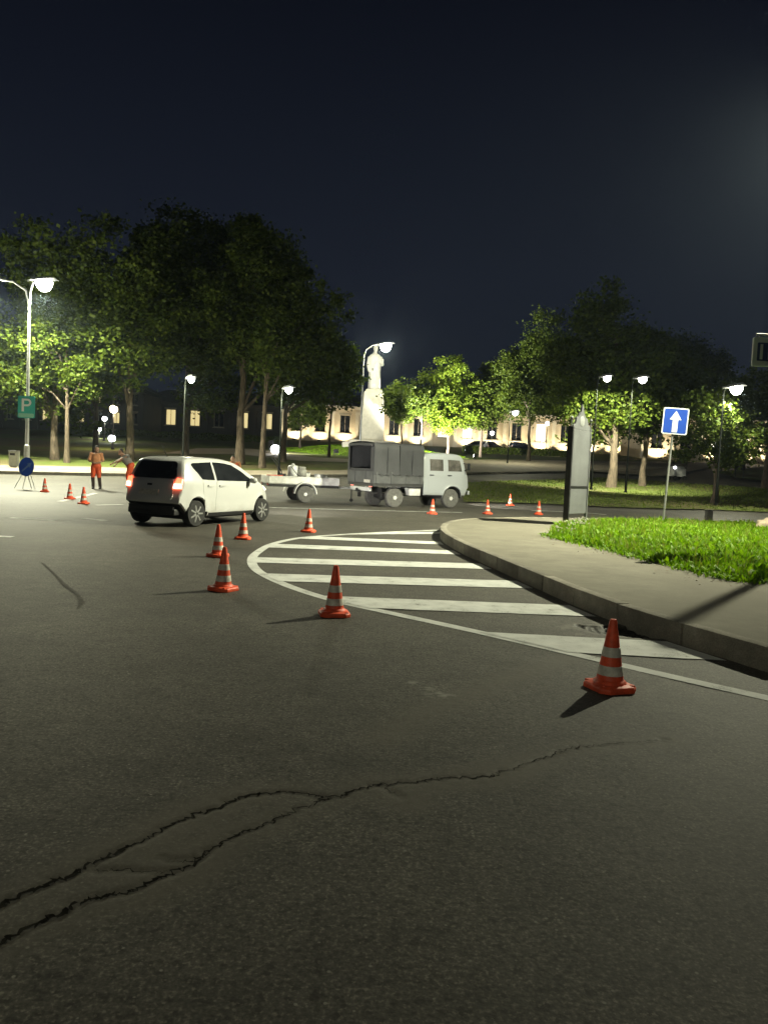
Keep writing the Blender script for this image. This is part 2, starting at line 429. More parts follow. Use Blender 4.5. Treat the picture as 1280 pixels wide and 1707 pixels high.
crk1 = jag(PX([(-40, 1526), (0, 1508), (60, 1481), (130, 1452), (180, 1426), (235, 1402), (290, 1372), (350, 1350), (410, 1328), (470, 1320), (520, 1325), (545, 1331), (600, 1315), (630, 1308), (690, 1305), (740, 1297), (810, 1295), (840, 1285), (900, 1265), (940, 1250), (980, 1243), (1040, 1238), (1110, 1232)]), .016)
crk2 = jag(PX([(-40, 1592), (0, 1570), (60, 1540), (110, 1518), (160, 1495), (210, 1487), (260, 1465), (310, 1445), (350, 1418), (400, 1390), (440, 1376), (490, 1352), (545, 1331)]), .016)
crk4 = jag(PX([(630, 1308), (655, 1322), (668, 1330)]), .012); crk5 = jag(PX([(350, 1418), (330, 1432), (300, 1436), (270, 1432)]), .012)
crk3 = jag(PX([(160, 1452), (205, 1450), (262, 1455), (285, 1450)]), .012)
wear = np.zeros(gx.shape); dirt = np.zeros(gx.shape); smear = np.zeros(gx.shape)
n1, n2, n3, n4 = vnoise(9, 1), vnoise(30, 2), vnoise(2.2, 3), vnoise(50, 5)
for line, w0, w1 in ((crk1, .017, .0055), (crk2, .013, .008), (crk3, .004, .003), (crk4, .003, .002), (crk5, .003, .003)):
    d, a = dist_to(line); ww = (w0 + (w1 - w0) * a) * (.5 + 1.0 * n1) * .85
    k = np.clip((ww * (.75 + .35 * n4) - d) / .007 + .5, 0, 1)
    gz -= .005 * np.clip(1 - d / .03, 0, 1)
    band = np.clip(1 - d / (.13 + .10 * n3), 0, 1); wear = np.maximum(wear, np.clip(band * 1.6, 0, 1) * (.35 + .45 * n3))
# pale dusty streak and paint smudges below the hatching
d, a = dist_to(PX([(640, 1230), (700, 1190), (790, 1155), (880, 1120), (950, 1095)]))
wear = np.maximum(wear, np.clip(1 - d / (.16 + .1 * n3), 0, 1) * .7)
for (sx, sy, rr) in ((735, 1158, .10), (690, 1138, .05), (712, 1148, .05)):
    c = P(sx, sy); e = np.hypot((gx - c.x) / 1.5, (gy - c.y)); smear = np.maximum(smear, np.clip(1 - e / rr, 0, 1) * np.clip(n2 * 2.2 - .7, 0, 1) * .8)
# broken, silted hollow by the kerb drain
c = P(1035, 1052); e = np.hypot((gx - c.x) / 1.15, (gy - c.y) / .75) + (n1 - .5) * .25 + (n2 - .5) * .12
k = np.clip((.36 - e) / .08, 0, 1); gz -= .035 * k * (.5 + n2); dirt = np.maximum(dirt, k * .8)
rim = np.clip(1 - np.abs(e - .43) / .07, 0, 1) * (gx < c.x + .1); wear = np.maximum(wear, rim)
smear = np.maximum(smear, rim * .25)
gz += (n3 - .5) * .006 + (n2 - .5) * .0015
edge = np.minimum(np.minimum(gx - X0, X1 - gx), np.minimum(gy - Y0, Y1 - gy)); fade = np.clip(edge / .15, 0, 1)
gz *= fade; wear *= fade; smear *= fade
base = len(rb.v)
pv = np.stack([gx, gy, gz], -1).reshape(-1, 3)
ii = np.arange(nx * ny).reshape(ny, nx)
pf = np.stack([ii[:-1, :-1], ii[:-1, 1:], ii[1:, 1:], ii[1:, :-1]], -1).reshape(-1, 4) + base
allv = np.concatenate([np.array(rb.v), pv]); allf = np.concatenate([np.array(rb.f), pf])
road = fastmesh('road', allv, allf, M_ASPH, smooth=True); tag(road, kind='structure')
ca = road.data.color_attributes.new('wear', 'FLOAT_COLOR', 'POINT')
buf = np.zeros((len(allv), 4), dtype=np.float32); buf[:, 3] = 1
buf[base:, 0] = wear.ravel(); buf[base:, 1] = dirt.ravel(); buf[base:, 2] = smear.ravel()
ca.data.foreach_set('color', buf.ravel())

# painted markings, each stripe a piece of the road
outer = smoothline(PX([(742, 883.5), (700, 885), (640, 887.5), (560, 892), (500, 897), (455, 907), (428, 922), (420, 935), (428, 950), (455, 966), (500, 984), (560, 1002), (640, 1020), (760, 1046), (880, 1073), (1000, 1101), (1130, 1131), (1300, 1169), (1420, 1196)]), 8)
ribbon('edge_line', outer, .145, .004, M_PAINT, road)
def cross(p, d, line, near):
    "point where the line p + t d meets a polyline, closest to near"
    best = None
    for a, b_ in zip(line[:-1], line[1:]):
        e = b_ - a; den = d.x * e.y - d.y * e.x
        if abs(den) < 1e-9: continue
        t = ((a.x - p.x) * e.y - (a.y - p.y) * e.x) / den; u = ((a.x - p.x) * d.y - (a.y - p.y) * d.x) / den
        if 0 <= u <= 1:
            q = p + d * t
            if best is None or (q - near).length < (best - near).length: best = q
    return best
front_kerb = smoothline(PX([(1500, 1185), (1400, 1155), (1280, 1117), (1200, 1092), (1100, 1060), (1000, 1024), (920, 989), (830, 948), (778, 924), (748, 907), (738, 895), (744, 885)]), 6)
for (ax, ay, bx, by, hw) in ((602, 889.5, 737, 888.5, .28), (505, 896, 738, 906, .30), (452, 910, 772, 922, .32), (428, 934, 822, 945, .33), (452, 963, 902, 976, .33), (578, 1004, 1020, 1021, .33), (858, 1070, 1200, 1088, .33)):
    a0, b1 = P(ax, ay).to_2d(), P(bx, by).to_2d(); d = (b1 - a0).normalized(); vs = []; fs = []; R = 9; K = 12
    for i in range(R):
        o_ = Vector((0, -hw + 2 * hw * i / (R - 1))); l = cross(a0 + o_, d, outer, a0 + o_); r_ = cross(b1 + o_, d, front_kerb, b1 + o_)
        if l is None or (l - a0 - o_).length > 2.6: l = a0 + o_
        if r_ is None or (r_ - b1 - o_).length > 1.5: r_ = b1 + o_
        else: r_ = r_ - d * .14
        for k in range(K): q = l.lerp(r_, k / (K - 1)); vs.append((q.x, q.y + random.uniform(-.006, .006) * (i in (0, R - 1)), .008))
    for i in range(R - 1):
        for k in range(K - 1): fs.append((i * K + k, i * K + k + 1, (i + 1) * K + k + 1, (i + 1) * K + k))
    MB().add(vs, fs).build('hatch_stripe', M_PAINT, road)
def dash(ax, ay, bx, by, wd=.14): ribbon('lane_dash', [P(ax, ay).to_2d().lerp(P(bx, by).to_2d(), t / 8) for t in range(9)], wd, .004, M_PAINT, road)
for q in ((-30, 893, 22, 895), (18, 863, 92, 868), (140, 864, 176, 868), (160, 842, 205, 841), (100, 836, 160, 822)): dash(*q, wd=.2)
ribbon('lane_line', smoothline(PX([(445, 846), (520, 848), (620, 851), (700, 853), (770, 854.5)]), 5), .15, .004, M_PAINT, road)
ribbon('lane_line', smoothline(PX([(885, 851), (960, 854), (1010, 858)]), 5), .15, .004, M_PAINT, road)
M_TAR = simple('crack_tar', (.016, .0148, .012), .95, var=.4, spec=.05)
def crack_strip(line, w0, w1, off=.003, mat=None):
    "one jagged open crack: fine random walk along the line, both lips uneven"
    r = random.Random(len(line)); pts = []
    for a, b_ in zip(line[:-1], line[1:]):
        n_ = max(1, int((b_ - a).length / .014)); nr = Vector((-(b_ - a).y, (b_ - a).x)).normalized()
        for i in range(n_): pts.append(a.lerp(b_, i / n_) + nr * r.uniform(-.004, .004))
    vs = []; fs = []; m = len(pts); drift = 0
    for i, p in enumerate(pts):
        t = (pts[min(i + 3, m - 1)] - pts[max(i - 3, 0)]).normalized(); nr = Vector((-t.y, t.x)); drift = .9 * drift + r.uniform(-.25, .25)
        w_ = max(.0015, (w0 + (w1 - w0) * i / m) * (1 + .55 * drift)) * min(1, (m - i) / 25, i / 10 + .2)
        for s_ in (-1, 1): q = p + nr * (s_ * w_ * r.uniform(.35, .65)); vs.append((q.x, q.y, H(q.x, q.y) + off))
        if i: fs.append((2 * i - 2, 2 * i - 1, 2 * i + 1, 2 * i))
    MB().add(vs, fs).build('crack', mat or M_TAR, road)
for ln_, a_, b_ in ((crk1, .020, .006), (crk2, .016, .010), (crk3, .006, .003), (crk4, .006, .003), (crk5, .007, .004)): crack_strip(ln_, a_, b_, .0045 - .004)
# thin crack in the left lane
ck = smoothline(PX([(70, 938), (92, 958), (108, 975), (128, 990), (136, 1004), (128, 1016)]), 5)
crack_strip(ck, .03, .05, .004, simple('crack_faint', (.040, .037, .030), .9, var=.4))

# near traffic island with kerb stones
KH = .2
front = PX([(1500, 1185), (1400, 1155), (1280, 1117), (1200, 1092), (1100, 1060), (1000, 1024), (920, 989), (830, 948), (778, 924), (748, 907), (738, 895)])
tip = PX([(738, 895), (744, 885), (765, 879), (800, 876), (860, 874), (930, 874)])
back = PX([(1000, 876), (1080, 877), (1200, 881), (1300, 884), (1600, 893)])
edgeline = smoothline([Vector(p) for p in front] + [Vector(p) for p in tip[1:]] + [Vector(p) for p in back], 6)
pav = sheet('pavement', [(p.x, p.y) for p in edgeline], KH, M_PAVE); tag(pav, kind='structure')
st = MB(); st.box((0, 0, 0), (1, .15, KH + .10)); 
k0 = st.build('kerb_stone', M_KERB, pav, bevel=.012); kmesh = k0.data; bpy.data.objects.remove(k0)
# walk along the edge, one stone per metre on the straights, shorter ones on the bend
cum = [0]
for a, b_ in zip(edgeline[:-1], edgeline[1:]): cum.append(cum[-1] + (b_ - a).length)
def at(s):
    for i in range(len(cum) - 1):
        if cum[i + 1] >= s: return edgeline[i].lerp(edgeline[i + 1], (s - cum[i]) / max(1e-6, cum[i + 1] - cum[i]))
    return edgeline[-1].copy()
s = 0
while s < cum[-1] - .3:
    L = 1.0
    d0 = (at(s + .5) - at(s)).normalized(); d1 = (at(s + 1.2) - at(s + .7)).normalized()
    if d0.dot(d1) < .985: L = .34
    a, b_ = at(s), at(s + L); c = (a + b_) / 2; t = (b_ - a).normalized(); nrm = Vector((-t.y, t.x))
    o = link('kerb_stone', kmesh, pav); c2 = c + nrm * .0
    o.location = (c2.x, c2.y, H(c2.x, c2.y) + (KH + .10) / 2 - .10 + .006 + random.uniform(-.003, .003)); o.scale = ((b_ - a).length - .020, 1, 1)
    o.rotation_euler = (random.uniform(-.012, .012), 0, math.atan2(t.y, t.x)); s += L
# low traffic-island shadow strip: a second kerb step at the far nose
# verge soil under the weeds
verge_poly = PX([(912, 893), (935, 900), (1000, 915), (1080, 935), (1160, 954), (1220, 967), (1290, 974), (1500, 998), (1560, 905), (1300, 877), (1200, 874), (1080, 869), (985, 870), (930, 878)], KH)
verge = sheet('verge', [(p.x, p.y) for p in verge_poly], KH + .012, M_SOIL); tag(verge, kind='structure')

# far side of the road: pavement with kerb, lawns, central lawn island, mound
kerb_px = [(-420, 784), (-200, 786), (0, 790), (150, 793), (300, 795), (400, 796), (560, 795), (770, 791), (900, 789), (1000, 787), (1113, 782), (1200, 778), (1340, 771), (1500, 764)]
kl = smoothline(PX(kerb_px, 0), 4)
up_px = [(1500, 755), (1340, 762), (1200, 766), (1100, 769), (1000, 769), (900, 767), (800, 766), (700, 768), (640, 776), (590, 783), (450, 784), (300, 782), (150, 778), (0, 775), (-200, 772), (-420, 770)]
ul = smoothline(PX(up_px, .15), 4)
def setting(name, pts, off, mat, **k): return tag(sheet(name, [(p.x, p.y) for p in pts], off, mat, **k), kind='structure')
farp = setting('far_pavement', kl + ul, .15, M_FARP)
kb = MB()
for i, p in enumerate(kl):
    t = (kl[min(i + 1, len(kl) - 1)] - kl[max(i - 1, 0)]).normalized(); n = Vector((t.y, -t.x))
    z = H(p.x, p.y)
    kb.v += [(p.x + n.x * .16, p.y + n.y * .16, z - .05), (p.x + n.x * .15, p.y + n.y * .15, z + .155), (p.x - n.x * .02, p.y - n.y * .02, z + .158)]
    if i:
        o = 3 * i
        for a in (0, 1): kb.f.append((o - 3 + a, o + a, o + a + 1, o - 2 + a)); kb.m.append(0)
kb.build('kerb', M_KERB, farp)
lawn_back = [Vector((150, 124)), Vector((-150, 124))]
park = setting('park_lawn', list(reversed(ul)) + lawn_back, .135, M_LAWN)
isl_px = [(772, 838), (770, 806), (820, 803), (900, 801), (1000, 797), (1080, 802), (1143, 807), (1280, 815), (1500, 830), (1500, 868), (1280, 855), (1180, 851), (1080, 849), (1000, 846), (900, 841)]
island = setting('lawn_island', [Vector(p) for p in PX(isl_px)], .05, M_LAWN)
rl = setting('side_lawn', [Vector(p) for p in PX([(1188, 790), (1250, 783), (1500, 775), (1500, 818), (1330, 810), (1235, 801)])], .17, M_LAWN)
path = setting('park_path', [Vector(p) for p in PX([(270, 756), (330, 747), (420, 748), (520, 762), (600, 766), (600, 771), (500, 768), (400, 757)], .15)], .15, M_FARP)
MC = P(618, 757); MC.z = 0; MR, MHT = 10.5, .62
def HM(x, y):
    d = math.hypot(x - MC.x, y - MC.y) / MR
    return H(x, y) + .14 + (MHT * .5 * (1 + math.cos(math.pi * min(1, max(0, (d - .35) / .65)))) if d < 1 else -.1)
mv = [(MC.x, MC.y, HM(MC.x, MC.y))]; mf = []; NR, NS = 12, 48
for i in range(1, NR + 1):
    for j in range(NS):
        g = 2 * math.pi * j / NS; r = MR * i / NR; x, y = MC.x + r * math.cos(g), MC.y + r * math.sin(g); mv.append((x, y, HM(x, y) + random.uniform(-.03, .03) * (i < NR)))
for j in range(NS): mf.append((0, 1 + j, 1 + (j + 1) % NS))
for i in range(NR - 1):
    for j in range(NS):
        a, b_ = 1 + i * NS, 1 + (i + 1) * NS; mf.append((a + j, b_ + j, b_ + (j + 1) % NS, a + (j + 1) % NS))
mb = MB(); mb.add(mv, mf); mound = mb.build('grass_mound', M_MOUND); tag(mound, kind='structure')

# ------------------------------------------------------------------ foliage as stuff: verge weeds and lawn grass
def inside(poly, x, y):
    c = np.zeros(x.shape, bool); n = len(poly)
    for i in range(n):
        a, b_ = poly[i], poly[(i + 1) % n]
        cond = ((a[1] > y) != (b_[1] > y)) & (x < (b_[0] - a[0]) * (y - a[1]) / (b_[1] - a[1] + 1e-12) + a[0]); c ^= cond
    return c
def sample(poly, n, xmin=None, xmax=None):
    xs_ = [p[0] for p in poly]; ys_ = [p[1] for p in poly]; out = []
    lo, hi = max(min(xs_), xmin if xmin is not None else -1e9), min(max(xs_), xmax if xmax is not None else 1e9)
    x = rng.uniform(lo, hi, n * 6); y = rng.uniform(min(ys_), max(ys_), n * 6); m = inside(poly, x, y)
    return x[m][:n], y[m][:n]
def blades(name, x, y, z, hgt, wid, mat, lean=.5, segs=3, shape=None, label=None, cat=None, parent=None):
    n = len(x); az = rng.uniform(0, 2 * np.pi, n); face = az + np.pi / 2 + rng.normal(0, .4, n); ln = rng.uniform(.15, 1, n) * lean
    shape = shape or [1, .8, .5, .02]; V = np.zeros((n, (segs + 1) * 2, 3))
    for s_ in range(segs + 1):
        t = s_ / segs; hz = hgt * (t - .25 * ln * t * t); ox = ln * hgt * t ** 1.7
        cx_, cy_ = x + np.cos(az) * ox, y + np.sin(az) * ox
        for q, sg in enumerate((-1, 1)):
            V[:, 2 * s_ + q, 0] = cx_ + np.cos(face) * sg * wid * shape[s_] / 2; V[:, 2 * s_ + q, 1] = cy_ + np.sin(face) * sg * wid * shape[s_] / 2; V[:, 2 * s_ + q, 2] = z + hz
    k = (segs + 1) * 2; b0 = (np.arange(n) * k)[:, None]
    f = np.concatenate([b0 + np.array([[2 * s_, 2 * s_ + 1, 2 * s_ + 3, 2 * s_ + 2]]) for s_ in range(segs)], 0)
    o = fastmesh(name, V.reshape(-1, 3), f, mat, parent); 
    if label: tag(o, label, cat, kind='stuff')
    else: o['kind'] = 'stuff'
    return o
vp = [(p.x, p.y) for p in verge_poly]
x, y = sample(vp, 15000, xmax=11.5)
clump = np.sin(x * 2.1 + np.sin(y * 1.3) * 2) * np.cos(y * 1.7 + np.sin(x * 1.1)) * .5 + .5
h_ = rng.uniform(.07, .19, len(x)) * (.5 + .85 * clump)
blades('verge_weeds', x, y, np.full(len(x), KH + .01), h_, rng.uniform(.028, .07, len(x)), M_WEED, 1.0, 3, [.25, .8, 1.0, .1], 'tall leafy green weeds filling the verge on the traffic island', 'weeds')
x, y = sample(vp, 20000, xmax=11.5)
blades('verge_grass', x, y, np.full(len(x), KH + .01), rng.uniform(.06, .24, len(x)), rng.uniform(.008, .016, len(x)), M_WEED, .8, 3, None, 'fine grass blades between the weeds on the verge', 'grass')
x, y = sample(vp, 2600, xmax=11.5)
blades('dry_grass', x, y, np.full(len(x), KH + .01), rng.uniform(.12, .34, len(x)), rng.uniform(.006, .012, len(x)), leaf_mat('dry_blade', (.16, .15, .05), (.30, .26, .10), .3), .7, 3, None, 'taller dry straw coloured stalks standing among the verge weeds', 'grass')
fx = np.array([q.x for q in smoothline([Vector((p.x, p.y)) for p in verge_poly[:8]], 40)]); fy = np.array([q.y for q in smoothline([Vector((p.x, p.y)) for p in verge_poly[:8]], 40)])
k_ = rng.integers(0, len(fx), 900); x, y = fx[k_] + rng.normal(-.02, .10, 900), fy[k_] + rng.normal(-.05, .10, 900)
blades('edge_weeds', x, y, np.full(900, KH + .004), rng.uniform(.03, .12, 900), rng.uniform(.015, .05, 900), M_WEED, 1.4, 3, [.3, .8, 1, .1], 'straggling low weeds spilling over the pavement edge of the verge', 'weeds')
ip = [(p.x, p.y) for p in PX(isl_px)]
x, y = sample(ip, 15000, xmax=30)
blades('island_grass', x, y, np.array([H(a, b_) for a, b_ in zip(x, y)]) + .05, rng.uniform(.05, .12, len(x)), rng.uniform(.02, .05, len(x)), M_GRASS, .8, 2, [1, .7, .05], 'short mown grass on the long lawn island behind the truck', 'grass')
gth = rng.uniform(0, 2 * np.pi, 12000); gr = MR * np.sqrt(rng.uniform(.05, .97, 12000)); x, y = MC.x + gr * np.cos(gth), MC.y + gr * np.sin(gth)
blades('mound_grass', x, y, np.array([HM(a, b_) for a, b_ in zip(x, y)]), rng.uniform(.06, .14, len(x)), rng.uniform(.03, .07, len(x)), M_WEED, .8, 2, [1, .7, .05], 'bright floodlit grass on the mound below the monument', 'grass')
# fallen leaves and grit swept along the verge edge and gutter
fe = smoothline([Vector((p.x, p.y)) for p in verge_poly[:8]], 12); lx, ly = [], []
for _ in range(170):
    q = random.choice(fe); lx.append(q.x + random.gauss(-.15, .28)); ly.append(q.y + random.gauss(-.2, .3))
lx, ly = np.array(lx), np.array(ly); mk = ~inside(vp, lx, ly); lx, ly = lx[mk], ly[mk]
fl = blades('fallen_leaves', lx, ly, np.full(len(lx), KH + .004), np.full(len(lx), .012), rng.uniform(.02, .05, len(lx)), simple('dead_leaf', (.11, .075, .03), .8, var=.4, scale=9), 4.0, 2, [.4, 1, .2], 'dry leaves scattered on the pavement beside the verge', 'leaves')
# little white clover heads at the verge corner
x, y = sample([(p.x, p.y) for p in PX([(915, 893), (935, 882), (975, 872), (985, 880), (945, 897)], KH)], 70)
fv = MB()
for a, b_ in zip(x, y): fv.ball((a, b_, KH + random.uniform(.10, .24)), random.uniform(.014, .024), 6, 4)
tag(fv.build('verge_flowers', M_REFL), 'tiny white flower heads at the left corner of the verge', 'flowers', kind='stuff')

# ================================================================== TREES
def tree(label, bpx, bpy_, top, hw, bot, seed, mat=None, leaves=8000, lsize=.30, tr=.24, dz=.15, cx=None, group=None, name='tree', depth=None, clump=1.0, squash=1.0, lobe=1.0):
    leaves = int(leaves * 1.8); lsize *= .72
    r = np.random.default_rng(seed); rr = random.Random(seed)
    b = P(bpx, bpy_, dz) if depth is None else Vector((ZD(bpx, bpy_, depth).x, depth, H(0, depth) + dz))
    px = b.y / F; hgt = CH + (778 + .045 * (bpx - 640) - top) * px - b.z
    cb = CH + (778 + .045 * (bpx - 640) - bot) * px - b.z; wid = hw * px
    off = ((cx if cx is not None else bpx) - bpx) * px
    t = thing(name, b, 0, label, 'tree', group)
    # trunk and limbs
    mb = MB(); lean = Vector((off * .5, rr.uniform(-.3, .3), 0)); pts = []; rad = []; n = 9
    for i in range(n):
        k = i / (n - 1); pts.append(Vector((lean.x * k * k + rr.uniform(-.07, .07) * (i > 0), lean.y * k * k + rr.uniform(-.07, .07) * (i > 0), -.1 + k * (hgt * .78 + .1))))
        rad.append(tr * (1.35 - .35 * min(1, k * 8)) * (1 - .85 * k))
    mb.tube(pts, rad, 10)
    cc = Vector((off, 0, (hgt + cb) / 2)); ch = (hgt - cb) / 2
    lobes = []
    for i in range(13):
        u = r.normal(size=3); u /= np.linalg.norm(u); q = r.uniform(.35, .80)
        lobes.append((np.array([cc.x + u[0] * wid * q, u[1] * wid * q * squash, cc.z + u[2] * ch * q]), r.uniform(.32, .52) * min(wid, ch) * lobe))
    lobes.append((np.array([cc.x, 0, cc.z]), .6 * min(wid, ch)))
    for c, q in lobes:
        k = min(.95, max(.25, (c[2] - ch * .35) / (hgt * .78))); j = int(k * (n - 1)); s_ = pts[j]
        mid = s_.lerp(Vector(c), .5) + Vector((rr.uniform(-.3, .3), rr.uniform(-.3, .3), .25))
        mb.tube([s_, mid, Vector(c)], [rad[j] * .6, rad[j] * .35 + .01, .02], 6)
    mb.build('trunk', M_BARK, t)
    # crown: leaf clumps spread on and in the lobes
    L = []
    for c, q in lobes:
        nc = int(26 * clump)
        for _ in range(nc):
            u = r.normal(size=3); u /= np.linalg.norm(u); rad_ = q * r.uniform(.45, 1.15) ** .8; pc = c + u * rad_ * np.array([1, squash, 1])
            m = max(4, int(leaves / (14 * nc) * r.uniform(.4, 1.6))); sp = q * r.uniform(.12, .26)
            L.append(pc + r.normal(size=(m, 3)) * sp * np.array([1, 1, .7]))
    Cn = np.concatenate(L); k = len(Cn); sz = lsize * r.uniform(.6, 1.3, k)
    d1 = r.normal(size=(k, 3)); d1[:, 2] = d1[:, 2] * .6 - .25; d1 /= np.linalg.norm(d1, axis=1)[:, None]
    d2 = r.normal(size=(k, 3)); d2 -= d1 * (d1 * d2).sum(1)[:, None]; d2 /= np.linalg.norm(d2, axis=1)[:, None]
    nn = np.cross(d1, d2)
    a = Cn - d1 * sz[:, None] * .5; e = Cn + d1 * sz[:, None] * .5; bend = nn * (sz * .12)[:, None]
    V = np.stack([a, Cn + d2 * (sz * .36)[:, None] + bend, e, Cn - d2 * (sz * .36)[:, None] + bend], 1).reshape(-1, 3)
    f = (np.arange(k) * 4)[:, None] + np.array([[0, 1, 2, 3]])
    fastmesh('crown', V, f, mat or M_LEAF, t); return t
G = 'trees in the park behind the road'
TREES = [
 ('young tree with lime green leaves glowing beside the parking sign lamp post', 112, 771, 470, 85, 690, 11, M_LEAF, 8000, .30, .16, 92),
 ('tall dark tree at the far left edge of the park', 92, 766, 395, 125, 705, 12, M_LEAF, 14000, .36, .24, 60),
 ('tall dark tree with brown lit trunk behind the bending worker', 216, 769, 335, 120, 712, 13, M_LEAF, 17000, .36, .26, 205),
 ('tall dark tree behind the white hatchback, left of the thickest trunk', 308, 764, 322, 118, 712, 14, M_LEAF, 17000, .36, .25, 318),
 ('tall dark tree with thick trunk above the crouching worker', 400, 774, 335, 105, 708, 15, M_LEAF, 17000, .34, .30, 400),
 ('dark tree with forked trunk behind the trailer', 437, 779, 405, 95, 712, 16, M_LEAF, 14000, .34, .20, 455),
 ('dark tree whose lime green branch tip reaches toward the monument', 472, 770, 490, 95, 700, 17, M_LEAF, 14000, .34, .22, 505),
 ('small far tree with faintly lit leaves left of the grass mound', 500, 750, 640, 48, 718, 18, M_LEAF, 5000, .38, .14, 510),
 ('narrow dark tree standing just right of the monument', 668, 760, 620, 26, 720, 19, M_LEAF, 4500, .36, .12, 662),
 ('brightly lit yellow green tree between the monument and the pavilion facade', 745, 761, 596, 42, 742, 20, M_LEAF_LIT, 14000, .34, .16, 746),
 ('dark green tree right of the brightly lit yellow green tree', 800, 762, 600, 46, 712, 21, M_LEAF, 9000, .38, .16, 806),
 ('dark tree left of the information stele in the far park', 880, 768, 555, 66, 706, 22, M_LEAF, 11000, .38, .2, 872),
 ('tall dark tree rising behind the information stele', 950, 772, 510, 85, 715, 23, M_LEAF, 14000, .38, .22, 940),
 ('large round dark tree on the lawn island between stele and arrow sign', 1018, 810, 472, 108, 735, 24, M_LEAF, 17000, .32, .27, 1010),
 ('slimmer dark tree on the lawn island just left of the arrow sign', 1070, 808, 545, 80, 740, 25, M_LEAF, 13000, .32, .2, 1085),
 ('young tree with thin trunk on the lawn island right of the arrow sign', 1190, 836, 650, 82, 780, 26, M_LEAF, 6500, .25, .16, 1195),
 ('dark tree far behind the arrow sign', 1140, 776, 560, 90, 720, 27, M_LEAF, 14000, .38, .24, 1140),
 ('broad dark tree at the right edge of the photo with low leaves', 1275, 812, 575, 95, 780, 28, M_LEAF, 13000, .30, .24, 1278),
 ('dark tree between the young lime tree and the brown lit trunk', 160, 758, 420, 95, 715, 29, M_LEAF, 11000, .38, .2, 150),
 ('tree with lime green lit leaves just left of the statue lamp', 548, 762, 556, 42, 672, 30, M_LEAF_LIT, 5000, .36, .14, 560),
 ('dark far tree just right of the narrow tree by the monument', 700, 760, 625, 34, 715, 31, M_LEAF, 5000, .40, .14, 700),
]
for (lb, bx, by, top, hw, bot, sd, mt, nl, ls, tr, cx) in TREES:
    tree(lb, bx, by, top, hw, bot, sd, mt, nl, ls, tr, cx=cx, group=G, lobe=1.0 if sd not in (20, 21, 19) else 1.4, clump=1.0 if sd != 20 else 1.4)

